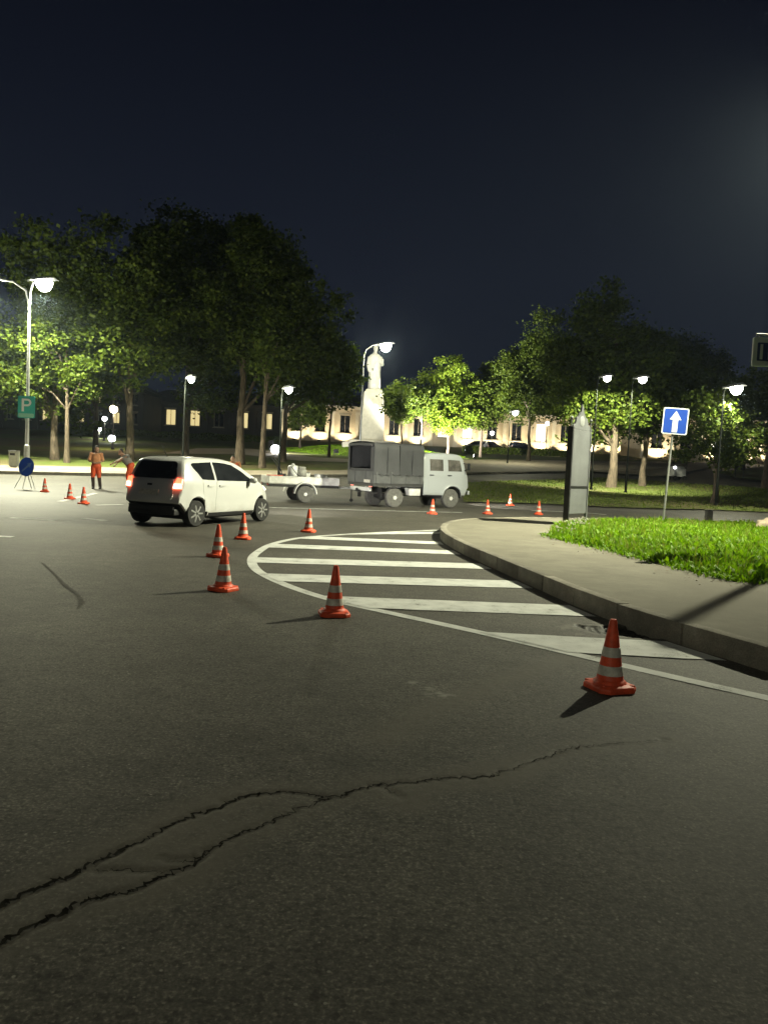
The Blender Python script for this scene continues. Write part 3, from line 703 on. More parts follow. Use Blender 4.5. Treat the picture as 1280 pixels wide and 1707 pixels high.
# ================================================================== BUILDINGS
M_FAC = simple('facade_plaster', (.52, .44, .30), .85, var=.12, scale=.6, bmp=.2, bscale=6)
M_TRIM = simple('facade_trim', (.62, .56, .42), .8, var=.1, scale=1)
M_ROOF = simple('roof_metal', (.05, .055, .055), .6, .3, .2, 1)
M_WLIT = emit('window_lit_yellow', (1, .80, .35), .8)
M_WLIT2 = emit('window_lit_white', (1, .93, .72), 3.0)
M_FRAME = simple('window_frame_paint', (.30, .27, .2), .6)
def arcade(label, x0, nb, yb, bay, lit, storeys=2, up=(), upw=900, rz=0, name='building', sh=4.4, wm=None):
    "long plastered building: piers, pilasters, real window openings, cornice, hipped roof"
    z0 = H(0, yb) + .02; t = thing(name, (x0, yb, z0), rz, label, 'building')
    Lx = nb * bay; hgt = storeys * sh + .6; wall = MB(); D = 10
    ww, sill, wh = bay * .42, 1.0, sh * .60
    wall.box((Lx / 2, D / 2 + .5, hgt / 2), (Lx, D, hgt))
    zprev = 0
    for s_ in range(storeys):
        zb = .6 + s_ * sh; zs = zb + sill; wall.box((Lx / 2, .25, (zprev + zs) / 2), (Lx, .5, zs - zprev)); zprev = zs + wh
        for i in range(nb + 1):
            a = 0 if i == 0 else i * bay - bay / 2 + ww / 2; b_ = Lx if i == nb else i * bay + bay / 2 - ww / 2
            wall.box(((a + b_) / 2, .25, zs + wh / 2), (b_ - a, .5, wh))
    wall.box((Lx / 2, .25, (zprev + hgt) / 2), (Lx, .5, hgt - zprev))
    wall.build('wall', wm or M_FAC, t, smooth=False)
    for i in range(nb + 1):
        p = MB(); x_ = i * bay; p.box((x_, -.12, hgt / 2 - .25), (.55, .24, hgt - .5)); p.box((x_, -.16, .35), (.75, .34, .7)); p.box((x_, -.16, hgt - .7), (.75, .34, .4)); p.build('pilaster', wm or M_TRIM, t, smooth=False)
    c = MB(); c.box((Lx / 2, -.1, hgt + .12), (Lx + .8, 1.0, .24)); c.box((Lx / 2, -.2, hgt + .34), (Lx + 1.1, 1.2, .2)); c.build('cornice', wm or M_TRIM, t, smooth=False)
    rf = MB(); rf.add([(-.5, -.5, hgt + .44), (Lx + .5, -.5, hgt + .44), (Lx + .5, D + .9, hgt + .44), (-.5, D + .9, hgt + .44), (4, D / 2, hgt + 2.8), (Lx - 4, D / 2, hgt + 2.8)], [(0, 1, 5, 4), (1, 2, 5), (2, 3, 4, 5), (3, 0, 4), (3, 2, 1, 0)]); rf.build('roof', M_ROOF, t, smooth=False)
    for s_ in range(storeys):
        for i in range(nb):
            zc = .6 + s_ * sh + sill + wh / 2; xc = (i + .5) * bay
            m = M_GLASS if (i, s_) not in lit else (M_WLIT if lit[i, s_] == 1 else M_WLIT2)
            fr = MB()
            for (dx, dz_, sx, sz) in ((-ww / 2 + .05, 0, .1, wh), (ww / 2 - .05, 0, .1, wh), (0, wh / 2 - .05, ww - .2, .1), (0, -wh / 2 + .05, ww - .2, .1), (0, 0, .07, wh - .2)): fr.box((xc + dx, .36, zc + dz_), (sx, .1, sz))
            fr.box((xc, -.06, zc - wh / 2 - .08), (ww + .3, .3, .12)); fr.box((xc, .05, zc + wh / 2 + .12), (ww + .3, .2, .2))
            w_ = fr.build('window', M_FRAME, t, smooth=False)
            g = MB(); g.box((xc, .42, zc), (ww - .02, .03, wh - .02)); g.build('pane', m, w_, smooth=False)
    for i in up:  # unseen uplights, assumed along the foot of the floodlit facade
        f = MB(); f.box((i * bay + bay / 2, -1.5, .16), (.5, .25, .2), rot=(.5, 0, 0)); f.cur = 1; f.box((i * bay + bay / 2, -1.44, .27), (.42, .18, .02), rot=(.5, 0, 0))
        f.build('floodlight', [M_DPOLE, M_WLIT2], t, smooth=False)
        lamp('assumed_floodlight_bulb', (i * bay + bay / 2, -1.45, .45), upw, t, (1, .86, .60), 'SPOT', 130, (0, .55, .8), .2)
    return t
M_DPL = simple('unlit_plaster', (.05, .046, .04), .85, var=.15, scale=.6)  # darkness of the unlit walls put into the plaster colour
arcade('long cream classical building with floodlit pilasters beyond the monument', -17, 14, 126, 4.0, {(6, 0): 2, (7, 0): 2, (10, 0): 2}, storeys=1, sh=4.9, up=(0, 1, 2, 4, 5, 7, 8, 9, 10, 11, 12, 13), upw=950, name='pavilion_building')
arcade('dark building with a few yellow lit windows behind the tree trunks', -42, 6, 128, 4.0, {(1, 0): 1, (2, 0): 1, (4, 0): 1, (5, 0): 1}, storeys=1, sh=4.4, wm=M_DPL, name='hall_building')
arcade('pale floodlit building glimpsed through leaves right of the arrow sign', 37, 9, 112, 4.2, {(3, 0): 2, (4, 0): 2, (6, 0): 2, (2, 0): 2}, storeys=1, sh=5.2, up=(0, 2, 3, 4, 5, 6, 7), upw=1500, name='pavilion_building')
litL = {(3, 0): 1, (5, 0): 1, (9, 0): 1, (10, 0): 1, (11, 0): 1, (4, 1): 1, (12, 1): 1, (13, 0): 1, (6, 0): 2, (2, 1): 2}
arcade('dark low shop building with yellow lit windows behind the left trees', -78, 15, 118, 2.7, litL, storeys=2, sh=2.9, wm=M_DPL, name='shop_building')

# ================================================================== STREET LAMPS
M_LENS = emit('lamp_lens', (1, .98, .86), 30); M_LENSF = emit('lamp_lens_far', (1, .97, .88), 22); M_WARM = emit('globe_warm', (1, .82, .50), 14)
def head(t, c, dirv, ln=.75, wd=.36, mat=None):
    "flat luminaire with a glowing lens underneath, pointing along dirv"
    d = Vector(dirv).normalized(); sx = Vector((-d.y, d.x, 0)).normalized(); u = d.cross(sx) * -1
    if u.z < 0: u = -u
    M = Matrix((( d.x, sx.x, u.x), (d.y, sx.y, u.y), (d.z, sx.z, u.z)))
    b = MB(); b.box((0, 0, .07), (ln, wd, .14), taper=.72); b.box((-ln * .55, 0, .05), (.25, .12, .1))
    b.v = [tuple(M @ Vector(v) + Vector(c)) for v in b.v]; hd = b.build('lamp_head', M_POLE, t, bevel=.015)
    g = MB(); g.lathe([(.02, -.82 * wd), (wd * .26, -.76 * wd), (wd * .46, -.50 * wd), (wd * .54, -.2 * wd), (wd * .5, .0)], 16, sx=1.15); g.v = [tuple(M @ Vector(v) + Vector(c) + Vector((0, 0, -.002))) for v in g.v]
    g.build('lens', mat or M_LENS, hd)
def street_lamp(label, base, hgt, arms, power, group='street lamps', r=.10, mat=None, spot=True, scale=1.0, cone=165, pm=None, fill=0, size=.10, blend=.5, aim=(0, 0, -1)):
    pm = pm or M_POLE
    t = thing('street_lamp', base, 0, label, 'street lamp', group)
    p = MB(); p.tube([(0, 0, 0), (0, 0, 1.2), (0, 0, 1.25), (0, 0, hgt)], [r * 1.5, r * 1.45, r, r * .6], 12); p.lathe([(r * 2.2, 0), (r * 2.2, .04), (r * 1.6, .09)], 12); p.build('pole', pm, t)
    for (dx, dy, dz) in arms:
        a = MB(); e = Vector((dx, dy, hgt + dz)); st_ = Vector((0, 0, hgt - .35))
        a.tube([st_, Vector((dx * .12, dy * .12, hgt + dz * .45)), Vector((dx * .5, dy * .5, hgt + dz * .9)), e], r * .5, 8); a.build('arm', pm, t)
        d = Vector((dx, dy, .12 * math.hypot(dx, dy))); c = e + d.normalized() * .4
        head(t, c, d, .8 * scale, .42 * scale, mat)
        if power: lamp('bulb', c + Vector((0, 0, -.40 * scale - .04)), power, t, LED, 'SPOT' if spot else 'POINT', cone, aim, size, blend)
        if fill: lamp('bulb_side_light', c + Vector((0, 0, -.40 * scale - .10)), fill, t, LED, 'POINT', size=.10)
    return t
# lamp just outside the right edge: its light throws the cone shadows and its own pole's shadow over the pavement
NL = Vector((8.25, 14.7, KH))
near_lamp = street_lamp('tall street lamp standing beyond the right edge of the photo', Vector((12.56, 19.28, KH)), 10.1, [(-1.2, -.6, .45)], 27500, cone=118, blend=1.0, size=.045, fill=1800, aim=(-1, .12, -.95))
# unseen lamp, assumed and added behind the viewer: its distant light reaches the car's tailgate and the near sides of the cones
street_lamp('assumed street lamp added behind the viewer', Vector((-9, -14, 0)), 9.5, [(1.2, .6, .45)], 2600, cone=165)
b0 = P(45, 780, .15); hL = (778 + .045 * (45 - 640) - 502) * b0.y / F + CH - b0.z
street_lamp('tall double armed street lamp above the green parking sign', b0, hL, [(.34, 0, .95), (-1.75, 0, .95)], 14000, scale=1.7, fill=800)
mlp = Vector((ZD(602, 700, 79).x, 79, H(0, 79) + .15)); hM = CH + (776 - 592) * 79 / F - mlp.z
street_lamp('curved street lamp standing behind the statue', mlp, hM, [(1.75, -.3, 1.0)], 3200, scale=2.3, mat=M_LENS, spot=False)
M_DARKP = simple('lamp_post_dark', (.012, .014, .012), .85, 0, .3, 3, spec=.1)
FAR = [(309, 632, 43, 6, 'small street lamp glowing high between the left tree crowns'), (470, 649, 43, 8, 'street lamp glowing over the trailer against dark leaves'), (996, 630, 44, 7, 'street lamp above the stele, left one of a pair'), (1054, 632, 43, 9, 'street lamp left of the arrow sign, right one of a pair'), (1206, 647, 37, 16, 'bright street lamp at the right above the thin tree'), (850, 687, 74, 12, 'street lamp in front of the pavilion left of the stele')]
for (px_, py_, dep, sz, lb) in FAR:
    q = ZD(px_, py_, dep); g = H(0, dep) + .15; k = q.z - g
    street_lamp(lb, (q.x, q.y, g), k - .3, [(.12, -.10, .3)], {996: 6000, 1054: 7000, 1206: 1500}.get(px_, 900), scale=.40 + sz / 30 + dep / 220, r=.045, mat=M_LENS, pm=M_DARKP, fill=350 if px_ not in (996, 1054) else 0, aim=(0, 0, -1) if px_ not in (996, 1054) else (.12, 1, -1.0), cone=165 if px_ not in (996, 1054) else 92)
def globe_lamp(px_, py_, dep, rad, lb, mat, pw, col):
    q = ZD(px_, py_, dep); g = H(0, dep) + .15; k = q.z - g
    t = thing('park_lamp', (q.x, q.y, g), 0, lb, 'park lamp', 'globe lamps in the park')
    p = MB(); p.tube([(0, 0, 0), (0, 0, .5), (0, 0, .55), (0, 0, k - rad)], [.10, .09, .05, .04], 10); p.lathe([(.16, 0), (.15, .12), (.06, .3)], 12); p.build('pole', M_DPOLE, t)
    s_ = MB(); s_.ball((0, 0, k), rad, 14, 10); s_.build('globe', mat, t)
    c = MB(); c.lathe([(rad * .5, k + rad * .9), (rad * .3, k + rad * 1.15), (.02, k + rad * 1.4)], 12); c.build('finial', M_DPOLE, t)
    if pw: lamp('bulb', (0, 0, k - rad - .12), pw, t, col, 'POINT', size=.12)
M_COOL = emit('globe_cool', (.95, .98, 1), 16)
globe_lamp(190, 682, 66, .34, 'large warm globe lamp glowing beside the brown lit trunk', M_WARM, 1200, (1, .8, .5))
globe_lamp(175, 698, 84, .26, 'pale globe lamp just below left of the warm globe', M_COOL, 600, LED)
globe_lamp(166, 715, 92, .24, 'lowest left of the three pale globe lamps near the standing worker', M_COOL, 500, LED)
globe_lamp(187, 731, 80, .36, 'bright white globe lamp low above the standing worker', M_COOL, 900, LED)
globe_lamp(820, 722, 104, .26, 'small white globe lamp in front of the floodlit pavilion', M_COOL, 500, LED)
globe_lamp(912, 706, 104, .26, 'small white globe lamp just left of the stele top', M_COOL, 500, LED)
globe_lamp(459, 749, 71, .42, 'low glaring white lamp on the grass left of the mound', M_COOL, 1500, LED)

# ================================================================== MONUMENT
mz = HM(MC.x, MC.y)
mon = thing('monument', (MC.x, MC.y, mz - .25), R_(4), 'pale floodlit stone statue of a robed figure on a tall tapering pedestal', 'monument')
b = MB(); b.box((0, 0, .32), (6.4, 6.4, .64)); b.build('step', M_STONE, mon, smooth=False, bevel=.03)
b = MB(); b.box((0, 0, .79), (5.0, 5.0, .3)); b.build('step', M_STONE, mon, smooth=False, bevel=.03)
b = MB(); b.box((0, 0, .94 + 2.65), (2.65, 2.65, 5.3), taper=.80); b.build('pedestal', M_STONE, mon, smooth=False, bevel=.10)
b = MB(); b.box((0, 0, 6.24 + .14), (1.9, 1.9, .28), taper=.86); b.build('pedestal_cap', M_STONE, mon, smooth=False, bevel=.05)
s = MB(); n = 40; prof = [(0, .78, .66), (.5, .80, .66), (1.2, .78, .62), (2.0, .76, .58), (2.7, .80, .56), (3.25, .84, .54), (3.6, .80, .48), (3.82, .60, .38), (3.95, .30, .27), (4.15, .22, .22)]
vs = []
for z, rx, ry in prof:
    for j in range(n):
        g = 2 * math.pi * j / n; fold = 1 + (.055 * math.sin(9 * g + z * .6) + .03 * math.sin(17 * g - z)) * max(0, 1 - z / 3.4)
        vs.append((rx * math.cos(g) * fold - .04 * z * .5, ry * math.sin(g) * fold, z))
fs = [(i * n + j, i * n + (j + 1) % n, (i + 1) * n + (j + 1) % n, (i + 1) * n + j) for i in range(len(prof) - 1) for j in range(n)] + [tuple(range(n))[::-1], tuple((len(prof) - 1) * n + j for j in range(n))]
s.add(vs, fs)
s.ball((-.02, -.05, 4.55), .40, 16, 12, (.80, .92, 1.12)); s.ball((-.02, -.42, 4.50), .07, 8, 6, (.8, 1.2, 1.6)); s.ball((-.02, -.30, 4.22), .20, 10, 8, (.9, .8, 1.3))   # head, nose, beard
s.tube([(.62, .0, 3.55), (.92, -.25, 2.75), (.66, -.62, 2.95), (.45, -.70, 3.15)], [.26, .23, .18, .13], 10)                # bent right arm, hand to the chest
s.tube([(-.74, .0, 3.55), (-.93, -.08, 2.7), (-.80, -.42, 2.05), (-.70, -.52, 1.85)], [.27, .24, .18, .12], 10)
s.tube([(.86, -.45, 2.6), (.98, -.50, 3.35)], [.10, .12], 8)                                                                  # scroll
for k in range(6): s.tube([(-.55 + .2 * k, -.60 + .05 * abs(k - 2.5), .05), (-.52 + .19 * k, -.62 + .05 * abs(k - 2.5), 1.6), (-.3 + .12 * k, -.55, 2.7)], [.07, .06, .03], 6)
s.tube([(.5, -.45, 3.6), (-.1, -.60, 2.6), (-.6, -.50, 1.7)], [.08, .10, .06], 6)
st_o = s.build('statue', M_STATUE, mon); fuse(st_o, .05, 3); st_o.location = (.06, 0, 6.50); st_o.scale = (.84, .84, 1.0)
def floodlight(px_, py_, dep, lb, aim, pw, cone=70, col=(1, .97, .87), up=.35):
    q = ZD(px_, py_, dep); g = max(HM(q.x, q.y), H(q.x, q.y) + .14)
    d = (Vector(aim) - Vector((q.x, q.y, g + up))).normalized()
    t = thing('floodlight', (q.x, q.y, g - .02), math.atan2(d.y, d.x), lb, 'floodlight', 'ground floodlights round the monument')
    b = MB(); b.box((0, 0, .03), (.3, .3, .06)); b.tube([(0, -.24, .05), (0, -.24, up + .02)], .025, 6); b.tube([(0, .24, .05), (0, .24, up + .02)], .025, 6); b.build('bracket', M_DPOLE, t)
    el = -math.asin(d.z); b = MB(); b.box((0, 0, up), (.22, .44, .34), rot=(0, el, 0)); hd = b.build('lamp_head', M_DPOLE, t, bevel=.02)
    b = MB(); b.box((0, 0, 0), (.02, .38, .28), rot=(0, el, 0)); o = b.build('lens', M_LENS, hd); o.location = (math.cos(el) * .122, 0, up - math.sin(el) * .122)
    L = lamp('bulb', (math.cos(el) * .2, 0, up - math.sin(el) * .2), pw, t, col, 'SPOT', cone, (math.cos(el), 0, -math.sin(el)), .12, .5)
top = (MC.x, MC.y, mz + 5.5)
floodlight(452, 752, 72, 'bright ground floodlight left of the grass mound', (MC.x - 3, MC.y - 4, mz + .5), 6000, 115, up=1.1)
floodlight(560, 760, 76, 'assumed ground floodlight hidden behind the truck at the front of the mound', top, 420, 90)  # unseen lamp, assumed from the bright pedestal and statue
floodlight(792, 757, 80, 'assumed ground floodlight at the right end of the grass mound', (MC.x, MC.y, mz + 3), 900, 110)  # unseen lamp, assumed from the lit right part of the mound
floodlight(722, 763, 77, 'assumed ground floodlight added to light the yellow green tree', (ZD(742, 700, 84).x, 83, 9.0), 48000, 110)  # unseen lamp added to brighten this crown, assumed from its lit leaves

# ================================================================== TRAFFIC CONES
def make_cone():
    t = thing('traffic_cone', (0, 0, 0), 0, 'x', 'traffic cone', 'orange traffic cones on the road')
    b = MB(); c = .15; k = .05; oct_ = [(-c + k, -c), (c - k, -c), (c, -c + k), (c, c - k), (c - k, c), (-c + k, c), (-c, c - k), (-c, -c + k)]
    n = 8; vs = []
    for z, sc in ((0, 1), (.03, 1), (.042, .94), (.052, .74)): vs += [(x * sc, y * sc, z) for x, y in oct_]
    b.add(vs, [(i * n + j, i * n + (j + 1) % n, (i + 1) * n + (j + 1) % n, (i + 1) * n + j) for i in range(3) for j in range(n)] + [tuple(range(n))[::-1], tuple(3 * n + j for j in range(n))])
    for sx in (-1, 1):
        for sy in (-1, 1): b.box((sx * .103, sy * .103, .044), (.04, .04, .014))
    b.build('base', M_ORANGE, t, bevel=.004)
    rr = lambda z: .098 - (z - .05) * (.098 - .024) / .45
    b = MB(); b.lathe([(.118, .048), (.112, .062), (rr(.07), .075)] + [(rr(z), z) for z in (.12, .2, .3, .4, .48)] + [(.022, .498), (.012, .50)], 24); b.build('body', M_ORANGE, t)
    for z0, z1 in ((.105, .175), (.235, .305)):
        b = MB(); b.lathe([(rr(z0) - .003, z0), (rr(z0) + .0025, z0 + .002), (rr(z1) + .0025, z1 - .002), (rr(z1) - .003, z1)], 24); b.build('stripe', M_REFL, t)
    return t
cone0 = make_cone()
CONES = [(1015, 1149, 'nearest traffic cone, standing on the edge line beside the kerb'), (557, 1026, 'traffic cone on the outer line at the lower left of the hatching'), (372, 984, 'traffic cone in front of its twin, left of the hatched nose'), (363, 928, 'traffic cone half hidden behind a nearer cone, left of the hatching'), (405, 899, 'traffic cone by the front wheel of the white hatchback'), (514, 887, 'traffic cone standing behind the hatched area below the trailer'),
 (720, 857, 'small far traffic cone beside the front wheel of the truck'), (812, 857, 'far traffic cone on the back road, just right of the truck'), (850, 843, 'far pale traffic cone at the edge of the lawn island'), (897, 858, 'far traffic cone nearest the black post of the stele'),
 (140, 840, 'nearest of three traffic cones at the left, by the standing worker'), (117, 832, 'middle one of three traffic cones left of the standing worker'), (75, 820, 'traffic cone next to the round blue sign')]
for i, (x_, y_, lb) in enumerate(CONES):
    o = cone0 if i == 0 else clone(cone0); q = P(x_, y_); o.location = (q.x, q.y, q.z + .004); o.rotation_euler = (random.uniform(-.02, .02), random.uniform(-.02, .02), random.uniform(-.5, .5)); o['label'] = lb
    o.scale = [1.02] * 3
cone0.rotation_euler.z = R_(20)

# ================================================================== HATCHBACK
PW = paint_car('car_paint_white', (.58, .585, .575))
def crv(pts, n=10):
    return [tuple(p) for p in smoothline(pts, n)]
def smooth01(t): t = max(0, min(1, t)); return t * t * (3 - 2 * t)
def loft_body(top, bottom, W, fil=.10, crown=.03, plan=None, nz=14):
    """shell between an upper outline and a lower function: stations along x, rounded roof edges, plan-curved ends"""
    b = MB(); rings = []
    for (x, zt) in top:
        zb = min(bottom(x), zt - .02); hh = zt - zb; r = min(fil, hh * .45); sec = []
        for k in (0, .3, .6, .85, 1): sec.append((k * (W(x, zt - r * .0) - r), zt, 0))
        for k in (1, 2, 3, 4):
            a = k / 4 * math.pi / 2; z = zt - r + r * math.cos(a); sec.append((W(x, z) - r + r * math.sin(a), z, 0))
        for k in range(1, nz + 1):
            z = zt - r + (zb + .03 - zt + r) * k / nz
            if zt - r > zb + .03: sec.append((W(x, z), z, 0))
            else: sec.append((W(x, zb + .03), zb + .03, 0))
        sec.append((W(x, zb) - .03, zb, 1)); sec.append((0.0, zb, 1)); rings.append((x, zt, sec))
    m = len(rings[0][2]); 
    for x, zt, sec in rings:
        for y, z, _ in sec:
            y = max(y, 0); yy = y / max(.01, W(x, .7)); zz = z - crown * yy * yy * smooth01((z - zt + .02) / .02) 
            b.v.append((x + (plan(x, yy, z) if plan else 0), y, zz))
    k0 = len(b.v); b.v += [(x, -y, z) for x, y, z in b.v]
    for i in range(len(rings) - 1):
        for j in range(m - 1):
            for o, fl in ((0, 0), (k0, 1)):
                f = (o + i * m + j, o + (i + 1) * m + j, o + (i + 1) * m + j + 1, o + i * m + j + 1); b.f.append(f[::-1] if fl else f); b.m.append(1 if j >= m - 2 else 0)
    for i in (0, len(rings) - 1):
        b.f.append(tuple(i * m + j for j in range(m))); b.m.append(0); b.f.append(tuple(k0 + i * m + j for j in range(m))[::-1]); b.m.append(0)
    return b
def weld(o, d=.0008):
    bm = bmesh.new(); bm.from_mesh(o.data); bmesh.ops.remove_doubles(bm, verts=bm.verts, dist=d); bmesh.ops.recalc_face_normals(bm, faces=bm.faces)
    for e in bm.edges:
        if len(e.link_faces) == 2: e.smooth = e.calc_face_angle(0) < R_(38)
    bm.to_mesh(o.data); bm.free(); return o
def patch(name, poly, fn, mat, parent, step=.07, thick=.006):
    "polygon in 2-D laid over a curved surface fn(u,v,offset) as a thin raised panel"
    bm = bmesh.new(); f = bm.faces.new([bm.verts.new((u, v, 0)) for u, v in poly])
    for ax in (0, 1):
        lo, hi = min(p[ax] for p in poly), max(p[ax] for p in poly); n_ = int((hi - lo) / step)
        for i in range(1, n_ + 1):
            no = [0, 0, 0]; no[ax] = 1; co = [0, 0, 0]; co[ax] = lo + (hi - lo) * i / (n_ + 1)
            bmesh.ops.bisect_plane(bm, geom=bm.verts[:] + bm.edges[:] + bm.faces[:], plane_co=co, plane_no=no)
    ret = bmesh.ops.extrude_face_region(bm, geom=bm.faces[:]); ex = {v for v in ret['geom'] if isinstance(v, bmesh.types.BMVert)}
    for v in bm.verts:
        v.co = Vector(fn(v.co.x, v.co.y, thick if v in ex else -.012))
    bmesh.ops.recalc_face_normals(bm, faces=bm.faces)
    me = bpy.data.meshes.new(name)
    for f in bm.faces: f.smooth = True
    for e in bm.edges:
        if len(e.link_faces) == 2: e.smooth = e.calc_face_angle(0) < .6
    bm.to_mesh(me); bm.free(); me.materials.append(mat); return link(name, me, parent)
def make_wheel(parent, x, y, r, wd, side, rimmat, spokes=7, hub=False, tyre=None):
    t = MB(); w2 = wd / 2
    t.lathe([(r * .66, -w2), (r * .92, -w2), (r, -w2 * .7), (r, w2 * .7), (r * .92, w2), (r * .66, w2)], 32, axis='Y')
    o = t.build('wheel', tyre or M_RUB, parent); o.location = (x, y, r)
    g = MB(); s_ = side
    g.lathe([(r * .67, s_ * w2 * .0), (r * .67, s_ * w2 * .9), (r * .62, s_ * w2 * .95), (r * .60, s_ * w2 * .2)], 28, axis='Y')
    if hub:
        g.lathe([(r * .62, s_ * w2 * .15), (r * .56, s_ * w2 * .35), (r * .38, s_ * w2 * .75), (r * .22, s_ * w2 * .8), (r * .2, s_ * w2 * 1.1), (r * .05, s_ * w2 * 1.15)], 24, axis='Y')
        for k in range(5):
            a = 2 * math.pi * k / 5; g.lathe([(.022, s_ * w2 * .7), (.022, s_ * w2 * .95), (.01, s_ * w2)], 6, (math.cos(a) * r * .3, 0, math.sin(a) * r * .3), 'Y')
    else:
        g.lathe([(r * .61, s_ * w2 * .1), (r * .6, s_ * w2 * .12), (.02, s_ * w2 * .12)], 24, axis='Y')
        for k in range(spokes):
            a = 2 * math.pi * k / spokes; ca_, sa_ = math.cos(a), math.sin(a)
            g.tube([(ca_ * r * .12, s_ * w2 * .85, sa_ * r * .12), (ca_ * r * .40, s_ * w2 * .92, sa_ * r * .40), (ca_ * r * .64, s_ * w2 * .75, sa_ * r * .64)], [r * .10, r * .085, r * .11], 6)
        g.lathe([(r * .17, s_ * w2 * .5), (r * .16, s_ * w2 * .98), (.01, s_ * w2 * 1.0)], 16, axis='Y')
    rm = g.build('rim', rimmat, o)
    return o
def make_car(label, paint, lights, group=None):
    t = thing('hatchback_car', (0, 0, 0), 0, label, 'car', group)
    RX, FX, WR = -1.20, 1.22, .295
    top = crv([(-1.80, .56), (-1.79, .68), (-1.755, .82), (-1.73, .96), (-1.66, 1.15), (-1.56, 1.35), (-1.46, 1.475), (-1.28, 1.535), (-.9, 1.56), (-.4, 1.56), (.0, 1.53), (.32, 1.455), (.62, 1.30), (.92, 1.12), (1.12, 1.015), (1.36, .955), (1.58, .87), (1.73, .76), (1.80, .64), (1.815, .52)], 6)
    # extra stations at wheel-arch edges
    AR = .365; xs_ = sorted({round(p[0], 4) for p in top}); 
    def ztop(x):
        for (a, za), (b_, zb_) in zip(top[:-1], top[1:]):
            if a <= x <= b_ or b_ <= x <= a: return za + (zb_ - za) * ((x - a) / (b_ - a) if abs(b_ - a) > 1e-9 else 0)
        return top[-1][1]
    extra = []
    for cx_ in (RX, FX):
        for k in range(13): extra.append(cx_ - AR + 2 * AR * k / 12)
        extra += [cx_ - AR - .002, cx_ + AR + .002]
    top2 = [p for p in top if not any(abs(p[0] - e) < .012 for e in extra)] + [(e, ztop(e)) for e in extra]
    head_, mid_ = [p for p in top if p[0] < -1.57], sorted([p for p in top2 if -1.57 <= p[0] <= 1.62]); tail_ = [p for p in top if p[0] > 1.62]
    stations = head_ + mid_ + tail_
    def bottom(x):
        for cx_ in (RX, FX):
            if abs(x - cx_) <= AR + 1e-6: return WR + math.sqrt(max(0, AR * AR - (x - cx_) ** 2)) * .98
        if x < -1.5: return .27 + .25 * smooth01((-1.5 - x) / .30)
        if x > 1.55: return .22 + .26 * smooth01((x - 1.55) / .26)
        return .21
    def W(x, z):
        w_ = .835
        if x > .9: w_ -= .17 * ((x - .9) / .92) ** 2
        if x < -1.1: w_ -= .07 * ((-1.1 - x) / .7) ** 2
        zb_ = .98
        if z > zb_: w_ -= .30 * (z - zb_) + .16 * (z - zb_) ** 2
        else: w_ -= .035 * ((zb_ - z) / .5) ** 2 * (1 if z > .55 else 0) + (.035 * .74 if z <= .55 else 0)
        if z < .4: w_ -= .05 * ((.4 - z) / .2) ** 2
        for cx_ in (RX, FX):
            d = math.hypot(x - cx_, z - WR); w_ += .022 * math.exp(-((d - AR - .01) / .06) ** 2)
        return w_
    plan = lambda x, yy, z: .13 * yy ** 2 * smooth01((-1.2 - x) / .5) - .20 * yy ** 2 * smooth01((x - .9) / .8)
    bd = loft_body(stations, bottom, W, .10, .03, plan).build('body', [paint, M_BLKP], t); weld(bd)
    rear = [p for p in top if p[0] < -1.40]; frnt = [p for p in top if p[0] > .2]
    def xr(z):
        for (a, za), (b_, zb_) in zip(rear[:-1], rear[1:]):
            if za <= z <= zb_: return a + (b_ - a) * (z - za) / (zb_ - za + 1e-9)
        return rear[0][0] + (.03 if z < .56 else 0)
    def xf(z):
        for (a, za), (b_, zb_) in zip(frnt[:-1], frnt[1:]):
            if zb_ <= z <= za: return a + (b_ - a) * (z - za) / (zb_ - za + 1e-9)
        return frnt[-1][0]
    REAR = lambda y, z, o: (xr(z) + .13 * (y / .80) ** 2 * smooth01((-1.2 - xr(z)) / .5) - o * 1.3, y, z + (o * .4 if z > 1 else 0) - .0)
    FRNT = lambda y, z, o: (xf(z) - .20 * (y / .80) ** 2 * smooth01((xf(z) - .9) / .8) + o * .8, y, z + o)
    SIDE = lambda s_: (lambda x, z, o: (x + plan(x, 1, z), s_ * (W(x, z) + o), z))
    patch('rear_window', [(-.56, 1.06), (.56, 1.06), (.60, 1.12), (.52, 1.40), (.46, 1.44), (-.46, 1.44), (-.52, 1.40), (-.60, 1.12)], REAR, M_GLASS, t)
    tg = patch('tailgate', [(-.55, .60), (.55, .60), (.60, .66), (.57, 1.03), (-.57, 1.03), (-.60, .66)], REAR, paint, t, thick=.008)
    pl = patch('number_plate', [(-.26, .70), (.26, .70), (.26, .815), (-.26, .815)], REAR, M_REFL, tg, thick=.02)
    patch('badge', [(-.06, .90), (.06, .90), (.06, .945), (-.06, .945)], REAR, M_DPOLE, tg, thick=.018)
    patch('bumper_insert', [(-.60, .36), (.60, .36), (.63, .46), (-.63, .46)], REAR, M_BLKP, t, thick=.018)
    b = MB(); b.box((-1.60, 0, .33), (.22, 1.30, .14)); b.build('rear_valance', M_BLKP, t, bevel=.03)
    b = MB(); b.box((0, 0, .23), (2.9, 1.30, .12)); b.build('underbody', M_BLKP, t, smooth=False)
    patch('windscreen', [(-.60, 1.07), (.60, 1.07), (.50, 1.44), (-.50, 1.44)], FRNT, M_GLASS, t)
    tl = emit('tail_lamp_on', (1, .10, .04), 5.0) if lights else simple('tail_lamp_off', (.18, .01, .01), .3)
    tw = emit('tail_lamp_core', (1, .55, .42), 5.5) if lights else simple('tail_lamp_off', (.18, .01, .01), .3)
